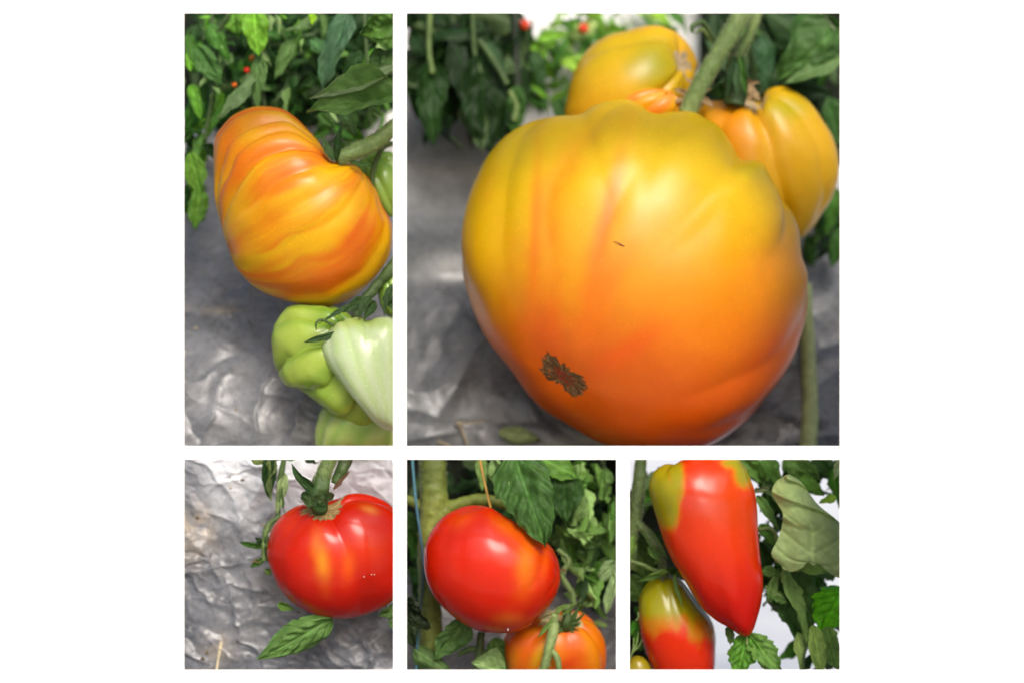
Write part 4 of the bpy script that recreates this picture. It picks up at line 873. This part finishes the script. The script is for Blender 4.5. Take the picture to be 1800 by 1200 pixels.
def c_T4B(o):
    s = np.cos(7 * (o.th + o.wob)) * .5 + .5
    c = mixc(base_col(o, (0.72, 0.13, 0.010)), (0.74, 0.26, 0.012), s ** 2 * .8)
    c = blob(c, o, 950, 1150, 14, 34, -30, (0.55, 0.38, 0.02), .8)
    c = blob(c, o, 1040, 1130, 18, 40, 0, (0.74, 0.27, 0.012), .7)
    c = blob(c, o, 1000, 1165, 20, 10, 20, (0.66, 0.05, 0.01), .8)
    return blob(c, o, 915, 1125, 24, 20, 0, (0.72, 0.10, 0.010), .7)
t4b = fruit('tomato', T4B, 205, 70, (0.10, -0.50, 0.85), c_T4B, M_RIPE, 'orange tomato with a spidery green calyx under the bright red one', None,
            ribs=[(i * .9 + .3, .16, .04, .2, 2.2) for i in range(7)], dim_top=(.16, .4), seed=43)
tp = t4b.P[0].mean(0); kb = tp[1] / U; xb = 900 + tp[0] / U / ((D + kb) / D); yb = 600 - tp[2] / U / ((D + kb) / D)
kb -= OFF
patch(t4b, 'stem_scar', lambda th: 0.42 + 0.06 * np.cos(5 * th) + 0.06 * fbm(np.stack([np.cos(th) * 4, np.sin(th) * 4, 0 * th], -1), 2, 3), M_CORK,
      lambda r, th, P: np.ones(P.shape) * np.array((0.55, 0.42, 0.20)) * (1 + 0.35 * fbm(P / U / 4.0, 3, 3))[..., None], 1.2, t4b.ob, nr=12)
tube('stalk', [(996, 1062, kb - 20), (996, 1090, kb - 30), (992, 1112, kb - 10)], [8, 10, 11], M_STEM, [ST_G, ST_D, ST_D], t4b.ob, rough=.2)
for i, (t, w) in enumerate([((942, 1118, kb - 18), 10), ((1022, 1066, kb - 30), 12), ((1041, 1122, kb - 15), 10), ((1022, 1096, kb - 40), 11), ((958, 1080, kb - 35), 11), ((1030, 1080, kb - 36), 12), ((970, 1112, kb - 40), 10)]):
    put(big(240 + i, fold=.6, droop=.5, lobes=2, serr=.03, twist=.4), (994, 1102, kb - 26), t, w, 25 * (-1) ** i, (0.085, 0.15, 0.04), t4b.ob, 'sepal')

v4 = empty('tomato_plant', at(764, 1190, 220), 'thick green tomato vine with a side branch left of the red tomato', 'plant')
GV = (0.15, 0.19, 0.03); GV2 = (0.20, 0.23, 0.04)
hairs(tube('stem', [(762, 797, 225), (762, 850, 225), (764, 900, 222), (757, 960, 220), (756, 1050, 220), (757, 1110, 222), (752, 1186, 225)], [26, 26, 27, 24, 21, 22, 20], M_STEM, [(0.09, 0.12, 0.025), (0.12, 0.16, 0.028), (0.24, 0.27, 0.05), (0.10, 0.14, 0.03), (0.16, 0.19, 0.035), (0.10, 0.13, 0.03)], v4, rough=.07, sides=24, ridges=.03), 1300, 5)
tube('branch', [(770, 905, 222), (800, 888, 215), (845, 878, 210), (892, 885, 205)], [22, 13, 12, 11], M_STEM, [GV2, GV, GV, GV], v4, rough=.08)
tube('branch', [(704, 872, 235), (722, 880, 235), (745, 890, 232)], [8, 9, 12], M_STEM, GV, v4)
tube('side_stem', [(846, 1110, 190), (843, 1145, 190), (836, 1186, 190)], [7, 8, 8], M_STEM, [(0.06, 0.08, 0.02), ST_D], v4)
tube('side_stem', [(805, 1150, 200), (830, 1140, 195), (870, 1150, 190)], [4, 6, 4], M_STEM, [ST_D, ST_D], v4)
hairs(tube('side_stem', [(980, 965, 180), (1000, 985, 175), (988, 1010, 170), (1005, 1040, 165), (1008, 1065, 165)], [4, 4.5, 4.5, 5.5, 5], M_STEM, [ST_G, ST_G, ST_G], v4, rough=.15), 700, 4)
hairs(tube('side_stem', [(975, 1075, 130), (972, 1110, 120), (965, 1140, 115), (955, 1180, 110)], [8, 9, 8, 8], M_STEM, [ST_L, ST_L, ST_G], v4, rough=.14), 700, 4)
tube('side_stem', [(968, 1140, 116), (980, 1158, 112), (984, 1186, 108)], [5, 6, 5], M_STEM, [ST_L, ST_G], v4)
for i, (b, t, w, c) in enumerate([((985, 1070, 125), (950, 1092, 118), 14, (0.30, 0.26, 0.16)), ((970, 1072, 122), (945, 1086, 114), 9, (0.25, 0.2, 0.12)), ((972, 1075, 122), (1000, 1062, 118), 11, ST_G), ((985, 1080, 124), (1024, 1054, 120), 10, ST_G), ((976, 1082, 120), (946, 1120, 112), 11, (0.12, 0.19, 0.05)),
                                  ((986, 1000, 160), (994, 1000, 155), 8, (0.3, 0.15, 0.08))]):
    put(big(250 + i, fold=.7, droop=.4, lobes=2, serr=.05, twist=.5), b, t, w, 30 * (-1) ** i, c, v4, 'sepal')
put(leaf_mesh(260, 60, 33, fold=.28, droop=.2, edge=.2, wave=.10, lobes=5, serr=.12, quilt=.06, point=.72), (903, 795, 90), (958, 954, 22), 112, 6, (0.050, 0.112, 0.030), v4)
put(big(261, fold=.5, droop=.3, edge=.2, lobes=3), (868, 797, 100), (886, 880, 80), 42, -40, (0.14, 0.22, 0.08), v4)
put(big(262, fold=.4, droop=.3, lobes=3), (940, 798, 200), (1020, 838, 190), 60, 20, (0.085, 0.18, 0.032), v4)
put(big(263, fold=.3, droop=.2, edge=.2, lobes=2, serr=.05), (990, 820, 210), (996, 920, 200), 66, 0, (0.03, 0.07, 0.02), v4)
put(big(264, fold=.5, droop=.3, lobes=3), (845, 800, 260), (850, 862, 250), 26, 30, (0.14, 0.22, 0.07), v4)
put(big(265, fold=.4, droop=.3, lobes=3), (822, 1082, 170), (768, 1162, 160), 62, 20, (0.08, 0.15, 0.05), v4)
put(big(266, fold=.4, droop=.2, lobes=3, edge=.4), (726, 1140, 190), (800, 1186, 180), 44, 20, (0.07, 0.12, 0.04), v4)
put(big(267, fold=.4, droop=.3, lobes=3), (868, 1120, 200), (892, 1180, 190), 44, 20, (0.10, 0.19, 0.05), v4)
put(big(268, fold=-.6, droop=.3, edge=.4, lobes=2, serr=.05), (888, 1178, 150), (826, 1168, 140), 46, 150, (0.26, 0.36, 0.17), v4)
put(big(269, fold=.4, droop=.3, lobes=3), (706, 1050, 150), (746, 1110, 140), 56, -30, (0.014, 0.022, 0.010), v4)
put(big(270, fold=.4, droop=.3, lobes=3), (704, 1080, 150), (730, 1136, 140), 44, 10, (0.018, 0.028, 0.012), v4)
put(big(271, fold=.3, droop=.2, lobes=3), (704, 900, 300), (735, 970, 290), 60, 0, (0.04, 0.10, 0.02), v4)
put(big(272, fold=.3, droop=.2, lobes=3), (745, 970, 280), (760, 1040, 270), 40, 0, (0.07, 0.18, 0.03), v4)
b4 = empty('tomato_plant', at(1040, 1050, 380), 'curly grey green tomato foliage behind the red tomato on its right', 'plant')
in4 = lambda x, y: x > 975 and y < 1045 - 60 * (x < 1010)
scatter(b4, 120, (965, 800, 1086, 1050), (200, 380), (30, 74), (.26, .42), [(0.11, 0.20, 0.05), (0.085, 0.165, 0.035), (0.18, 0.28, 0.10), (0.05, 0.12, 0.02), (0.012, 0.03, 0.008)], CURLY, 35, (955, 800, 1092, 1080), keep=in4)
scatter(b4, 40, (890, 800, 1086, 960), (390, 450), (50, 90), (.5, .6), [G_DARK, (0.03, 0.07, 0.02)], PROTO, 36, (880, 798, 1092, 1010))
scatter(b4, 16, (708, 950, 745, 1080), (330, 420), (30, 60), (.4, .6), [G_GREY, G_MID, G_DARK], CURLY, 37, (705, 900, 770, 1120))
scatter(b4, 20, (715, 805, 900, 950), (400, 450), (40, 70), (.5, .6), [(0.012, 0.03, 0.01)], PROTO, 38, (706, 799, 930, 1000))  # near-black leaf colour paints the shaded gap beside the stem
for i, (b, t, w, c) in enumerate([((1082, 985, 240), (1040, 1035, 225), 34, (0.17, 0.24, 0.12)), ((1086, 1000, 235), (1062, 1075, 220), 30, (0.20, 0.28, 0.14)), ((1040, 1030, 250), (1034, 1066, 240), 26, (0.06, 0.10, 0.04)), ((1050, 940, 250), (1030, 990, 240), 34, G_GREY), ((1010, 900, 260), (1040, 925, 250), 30, G_PALE), ((1075, 830, 260), (1045, 850, 250), 34, G_GREY)]):
    put(big(280 + i, fold=.7, droop=.4, edge=.3, lobes=3, wave=.15), b, t, w, 25 * (-1) ** i, c, b4)
put(big(290, fold=.2, lobes=2), (1044, 1092, 330), (1070, 1100, 330), 12, 0, (0.3, 0.42, 0.15), b4)
tube('string', [(724, 797, 190), (731, 880, 188), (741, 955, 190), (744, 1000, 192), (742, 1045, 192), (736, 1090, 190), (731, 1186, 190)], [2.6, 2.6, 2.4, 2.4, 2.2, 2.4, 2.6], M_STRING, [(0.08, 0.24, 0.30), (0.06, 0.16, 0.22), (0.04, 0.10, 0.14), (0.03, 0.06, 0.07), (0.04, 0.16, 0.22)], None, 'thin blue string running down beside the thick vine stem', 'string', sides=8)
tube('twine', [(842, 797, 120), (848, 830, 118), (856, 865, 112), (863, 894, 104)], [2.6, 2.6, 2.4, 2.4], M_STRING, [(0.46, 0.26, 0.05), (0.48, 0.30, 0.07), (0.42, 0.24, 0.04)], None, 'tan twine hanging down to the top of the bright red tomato', 'string', sides=8)

# ================================================================== niche 5: long red plum tomatoes
T5 = [(1139, 856), (1142, 840), (1151, 826), (1168, 816), (1190, 813), (1205, 806), (1230, 796), (1270, 793), (1297, 802), (1310, 818), (1318, 836), (1327, 862), (1331, 892), (1333, 928), (1338, 982), (1343, 1022), (1340, 1055), (1332, 1085), (1323, 1108),
      (1313, 1117), (1299, 1114), (1283, 1103), (1257, 1089), (1233, 1068), (1207, 1027), (1183, 988), (1167, 952), (1153, 908), (1143, 876)]
def c_T5(o):
    c = mixc(base_col(o, (0.60, 0.040, 0.006)), (0.48, 0.010, 0.006), sst(920, 1080, o.py))
    c = blob(c, o, 1285, 880, 40, 60, 20, (0.70, 0.09, 0.012), .6)
    n = fbm(np.stack([o.px / 15, o.py / 24, 0 * o.px], -1), 61, 4)
    g = lambda x, y, rx, ry: np.exp(-((o.px - x) / rx) ** 2 - ((o.py - y) / ry) ** 2)
    m = 1.15 * g(1160, 862, 34, 58) + 0.55 * g(1176, 905, 16, 30) + 0.6 * g(1190, 828, 12, 26) - 0.25 * g(1178, 846, 7, 22) + 0.95 * g(1308, 830, 22, 32) + 0.6 * g(1288, 812, 26, 9) + 0.22 * n
    c = mixc(c, (0.56, 0.24, 0.02), sst(0.14, 0.52, m) * .85)
    c = mixc(c, (0.30, 0.335, 0.016), sst(0.28, 0.80, m))
    return mixc(c, (0.22, 0.27, 0.014), sst(0.85, 1.2, m) * .7)
t5 = fruit('tomato', T5, 105, 78, (-0.22, 0.42, 0.88), c_T5, M_RED, 'long pointed red plum tomato with olive green shoulder', None,
           ribs=[(-0.62, .20, .06, .05, 1.05), (0.62, .18, .03, .05, 1.1), (1.3, .2, .04, .05, 1.4), (3, .2, .05, .1, 1.4)], dim_top=(.05, .3), dim_bot=(0, .2), seed=52, nt=240, npz=150, lump=.012, centre=(1240, 930))
T5B = [(1122, 1066), (1125, 1045), (1137, 1025), (1153, 1013), (1177, 1010), (1198, 1019), (1218, 1043), (1240, 1073), (1252, 1092), (1258, 1115), (1258, 1145), (1255, 1180), (1240, 1212), (1205, 1228), (1168, 1212), (1147, 1176), (1131, 1132), (1123, 1095)]
def c_T5B(o):
    e = o.py + 26 * fbm(np.stack([o.px / 26, o.py / 40, 0 * o.px], -1), 63, 3) - 0.05 * (o.px - 1190)
    c = mixc(base_col(o, (0.30, 0.36, 0.016)), (0.58, 0.030, 0.010), sst(1072, 1124, e))
    return mixc(c, (0.52, 0.20, 0.02), np.exp(-((e - 1098) / 11) ** 2) * .5)
t5b = fruit('tomato', T5B, 200, 64, (-0.15, -0.1, 1), c_T5B, M_RED, 'plum tomato half green half red, lower left of the long one', None,
            ribs=[(i * 1.2, .2, .03, .05, 1.2) for i in range(5)], seed=53, dim_top=(.08, .4))
T5C = [(1098, 1190), (1100, 1168), (1112, 1154), (1124, 1152), (1137, 1160), (1146, 1176), (1148, 1200), (1130, 1222), (1105, 1215)]
t5c = fruit('tomato', T5C, 190, 22, (0, -.2, 1), lambda o: base_col(o, (0.27, 0.27, 0.02)), M_RED, 'olive green tomato just peeking over the sill in the corner', None, seed=54, nt=80, npz=50)

v5 = empty('tomato_plant', at(1118, 797, 200), 'tomato vine with hairy stem and curling sepals left of the long red tomato', 'plant')
hairs(tube('stem', [(1128, 797, 190), (1123, 850, 188), (1118, 905, 185), (1112, 935, 185), (1108, 1000, 188)], [11, 12, 12, 10, 7], M_STEM, [ST_D, (0.07, 0.10, 0.03), ST_G, ST_G], v5, rough=.1), 1600, 5)
hairs(tube('branch', [(1120, 918, 180), (1140, 940, 170), (1156, 965, 160), (1165, 995, 165), (1172, 1012, 175)], [7, 7, 7, 6, 6], M_STEM, [ST_G, (0.09, 0.12, 0.05), ST_D], v5, rough=.2), 1000, 5)
tube('branch', [(1108, 985, 160), (1130, 992, 158), (1152, 1002, 165), (1180, 1004, 175)], [3, 4, 4, 4], M_STEM, [ST_G, ST_G], v5)
for i, (b, t, w, c) in enumerate([((1128, 925, 175), (1172, 980, 140), 22, (0.08, 0.125, 0.05)), ((1115, 940, 172), (1105, 985, 160), 22, ST_G), ((1140, 960, 165), (1160, 985, 145), 16, G_GREY), ((1185, 1005, 150), (1198, 1068, 126), 10, (0.10, 0.16, 0.05)), ((1170, 1004, 150), (1120, 1022, 140), 11, ST_D),
                                  ((1180, 1002, 150), (1140, 1008, 140), 9, ST_G), ((1185, 1000, 150), (1205, 1020, 140), 9, ST_D), ((1150, 990, 160), (1172, 950, 150), 12, ST_D), ((1190, 1002, 152), (1172, 1000, 130), 12, G_DARK)]):
    put(big(300 + i, fold=.8, droop=.4, lobes=2, serr=.04, twist=.5, wave=.1), b, t, w, 25 * (-1) ** i, c, v5, 'sepal')
put(big(310, fold=.3, droop=.2, lobes=2), (1104, 940, 230), (1150, 1025, 220), 60, 0, (0.05, 0.095, 0.022), v5)
put(big(311, fold=.3, droop=.2, lobes=2), (1104, 1010, 235), (1134, 1060, 225), 50, 0, (0.045, 0.085, 0.022), v5)
put(big(312, fold=.3, droop=.2, lobes=3), (1140, 840, 260), (1136, 895, 250), 30, 0, (0.08, 0.22, 0.03), v5)
for i, (b, t) in enumerate([((1110, 1150, 150), (1122, 1110, 145)), ((1112, 1145, 150), (1128, 1125, 140)), ((1106, 1160, 150), (1114, 1120, 150)), ((1118, 1090, 150), (1121, 1075, 150))]):
    tube('tendril', [b, ((b[0] + t[0]) / 2 + 3, (b[1] + t[1]) / 2, 148), t], [2, 1.8, 1.2], M_STEM, ST_G, v5, sides=8)
# the big pale curled leaf on the right
def curled_leaf(parent):
    """the big blade rolled on itself: rows run from the rolled top down to its ragged lower edge"""
    rows = [((1382, 834), (1388, 833), 112), ((1364, 846), (1408, 846), 108), ((1357, 866), (1424, 868), 100), ((1366, 884), (1440, 888), 96), ((1376, 902), (1470, 912), 92), ((1374, 926), (1492, 936), 88),
            ((1366, 950), (1494, 966), 84), ((1356, 972), (1494, 994), 82), ((1366, 990), (1490, 1006), 86)]
    n, m = 90, 60
    L_ = spline([r[0] + (r[2],) for r in rows], n); R_ = spline([r[1] + (r[2],) for r in rows], n)
    t = np.linspace(0, 1, n)[:, None]; v = np.linspace(0, 1, m)[None, :]
    X = L_[:, :1] * (1 - v) + R_[:, :1] * v; Y = L_[:, 1:2] * (1 - v) + R_[:, 1:2] * v; Dp = L_[:, 2:3] + 0 * v
    q = np.stack([X / 30, Y / 30, 0 * X], -1)
    # overlapping turns of the roll: steps that run slantwise across it
    w = t * 3.6 - v * 0.75 + 0.10 * noise(q, 3)
    f = w - np.floor(w); on_ = sst(0.72, 0.5, t)
    Dp = Dp - 17 * f * on_ + 12 * sst(0.88, 1.0, f) * on_ - 30 * np.sin(math.pi * np.clip(v * 0.95 + 0.03, 0, 1)) * (1 - 0.5 * t) - 4 * noise(q * 1.3, 5) - 1.5 * noise(q * 4, 6)
    vv = (v - 0.30 - 0.25 * t); sv = ((t * 6 + np.abs(vv) * 2.4) % 1.0); sv = np.minimum(sv, 1 - sv)
    low = sst(0.42, 0.6, t)
    Dp = Dp + 3.2 * np.exp(-(sv / .12) ** 2) * low
    Y = Y + (t > 0.985) * 4 * noise(q * 3, 8) + 9 * t ** 8 * np.sin(v * 9)
    b = 1 + 0.16 * noise(q * 1.2, 9) + 0.25 * np.exp(-(sv / .10) ** 2) * low + 0.25 * (1 - low) + 0.3 * sst(.8, .98, f) * on_ - 0.35 * np.exp(-(vv / .03) ** 2) * low * -1 + 0.12 * noise(q * 5, 12)
    V = at(X, Y, Dp)
    V2 = np.concatenate([V.reshape(-1, 3), (V + np.array([0, 1.6 * U, 0])).reshape(-1, 3)])
    F = grid_faces(n, m); F = np.concatenate([F, F[:, ::-1] + n * m])
    o = make('leaf', V2, F, M_LEAF, parent, col=np.repeat(np.tile(b.reshape(-1, 1), (2, 1)), 3, 1))
    o.color = (0.40, 0.52, 0.20, 1); o['label'] = 'big pale leaf rolled on itself'
    return o
curled_leaf(v5)
put(big(322, fold=-.5, droop=.2, edge=.3, lobes=3, serr=.12), (1378, 930, 100), (1470, 1000, 70), 84, 10, (0.14, 0.24, 0.07), v5)
put(leaf_mesh(323, 50, 29, fold=.3, droop=.2, edge=.1, lobes=4, serr=.15), (1384, 985, 170), (1412, 1140, 160), 96, -20, (0.035, 0.080, 0.022), v5)
put(big(324, fold=.6, droop=.2, lobes=4, serr=.2), (1376, 995, 150), (1424, 1130, 135), 40, 40, (0.13, 0.20, 0.07), v5)
put(leaf_mesh(325, 44, 25, fold=.2, droop=.2, edge=.2, lobes=4, serr=.2, quilt=.10), (1482, 1030, 150), (1444, 1118, 140), 84, 10, (0.10, 0.34, 0.012), v5)
put(leaf_mesh(326, 44, 25, fold=.3, droop=.3, edge=.1, lobes=5, serr=.22, quilt=.09), (1312, 1112, 120), (1298, 1192, 105), 60, 0, (0.075, 0.18, 0.03), v5)
put(leaf_mesh(327, 44, 25, fold=.4, droop=.3, edge=.1, lobes=5, serr=.22, quilt=.05), (1316, 1112, 122), (1376, 1188, 100), 52, 0, (0.10, 0.185, 0.05), v5)
put(big(328, fold=.4, droop=.2, lobes=3), (1280, 1100, 130), (1286, 1132, 120), 22, 20, (0.08, 0.13, 0.05), v5)
put(big(329, fold=.6, droop=.2, lobes=3, twist=.4), (1428, 1098, 130), (1446, 1190, 115), 36, 20, (0.24, 0.33, 0.10), v5)
put(big(330, fold=.6, droop=.2, lobes=3), (1452, 1100, 140), (1472, 1180, 130), 44, -20, (0.14, 0.22, 0.07), v5)
put(big(331, fold=.5, droop=.2, lobes=2), (1402, 1110, 160), (1412, 1190, 150), 22, 20, (0.26, 0.34, 0.13), v5)
tube('side_stem', [(1424, 1120, 130), (1414, 1150, 128), (1410, 1190, 126)], [2.5, 2.5, 2.5], M_STEM, ST_D, v5)
for i, (b, t, w, c, sp) in enumerate([((1330, 870, 160), (1372, 930, 150), 24, G_GREY, 0), ((1336, 920, 165), (1366, 960, 155), 28, (0.06, 0.15, 0.03), 0), ((1340, 1000, 150), (1376, 1010, 140), 22, G_GREY, 0), ((1350, 1060, 150), (1372, 1000, 140), 24, (0.10, 0.17, 0.06), 0), ((1352, 1040, 150), (1385, 1058, 140), 24, (0.07, 0.13, 0.04), 0),
                                      ((1300, 800, 220), (1345, 852, 210), 50, (0.085, 0.165, 0.04), 0), ((1340, 802, 210), (1375, 850, 200), 44, (0.06, 0.125, 0.03), 0), ((1380, 800, 215), (1440, 848, 205), 60, (0.085, 0.16, 0.045), 0), ((1406, 838, 150), (1450, 868, 140), 30, (0.08, 0.17, 0.03), 0), ((1470, 872, 150), (1440, 882, 145), 18, (0.22, 0.36, 0.05), 0),
                                      ((1482, 800, 150), (1470, 842, 145), 26, (0.30, 0.36, 0.22), 0), ((1430, 800, 230), (1476, 850, 225), 50, (0.05, 0.10, 0.035), 0), ((1336, 950, 220), (1352, 1030, 210), 44, (0.02, 0.05, 0.012), 0), ((1326, 862, 150), (1352, 858, 140), 14, (0.10, 0.12, 0.07), 0)]):
    put(big(340 + i, fold=.5, droop=.3, edge=.2, lobes=3), b, t, w, 20 * (-1) ** i + sp, c, v5)
tube('side_stem', [(1334, 930, 160), (1352, 928, 155), (1364, 940, 150), (1368, 975, 150)], [3.5, 4, 4, 4], M_STEM, ST_G, v5)
tube('side_stem', [(1344, 1030, 150), (1360, 1040, 148), (1378, 1050, 146)], [3, 3, 3], M_STEM, ST_G, v5)
tube('tendril', [(1352, 1046, 148), (1352, 1058, 146), (1360, 1066, 145), (1370, 1066, 145)], [1.8, 1.8, 1.6, 1.4], M_STEM, (0.01, 0.012, 0.008), v5, sides=8)
tube('side_stem', [(1313, 1117, 108), (1313, 1132, 112)], [2, 2], M_STEM, ST_L, v5, sides=8)
b5 = empty('tomato_plant', at(1420, 900, 400), 'dark green tomato foliage filling the back of the lower right niche', 'plant')
in5 = lambda x, y: not (y > 1025 and 1230 < x < 1405) and not (x > 1405 and 840 < y < 990)
scatter(b5, 70, (1320, 800, 1480, 1170), (200, 300), (40, 80), (.45, .6), [G_DARK, (0.05, 0.11, 0.03), G_MID, (0.03, 0.07, 0.02)], PROTO, 45, (1300, 799, 1485, 1186), keep=in5)
scatter(b5, 34, (1100, 800, 1180, 1170), (230, 310), (40, 70), (.45, .6), [G_DARK, (0.04, 0.10, 0.02), (0.02, 0.05, 0.015)], PROTO, 46, (1100, 799, 1230, 1186))
scatter(b5, 14, (1108, 1060, 1130, 1130), (240, 300), (22, 36), (.5, .7), [(0.06, 0.22, 0.02), (0.04, 0.13, 0.02)], PROTO, 47, (1100, 1030, 1150, 1150))

# how fresh each vine's green is
for plant_, k in ((v5, (1.3, 1.45, 1.0)), (b5, (1.3, 1.45, 1.0)), (v4, (1.15, 1.25, 1.0)), (b4, (1.45, 1.55, 1.3)), (back, (1.2, 1.3, 1.1)), (far, (1.15, 1.2, 1.0))):
    for o in plant_.children:
        if o.data and o.data.materials and o.data.materials[0] == M_LEAF and not o.get('label'):
            o.color = (o.color[0] * k[0], o.color[1] * k[1], o.color[2] * k[2], 1)
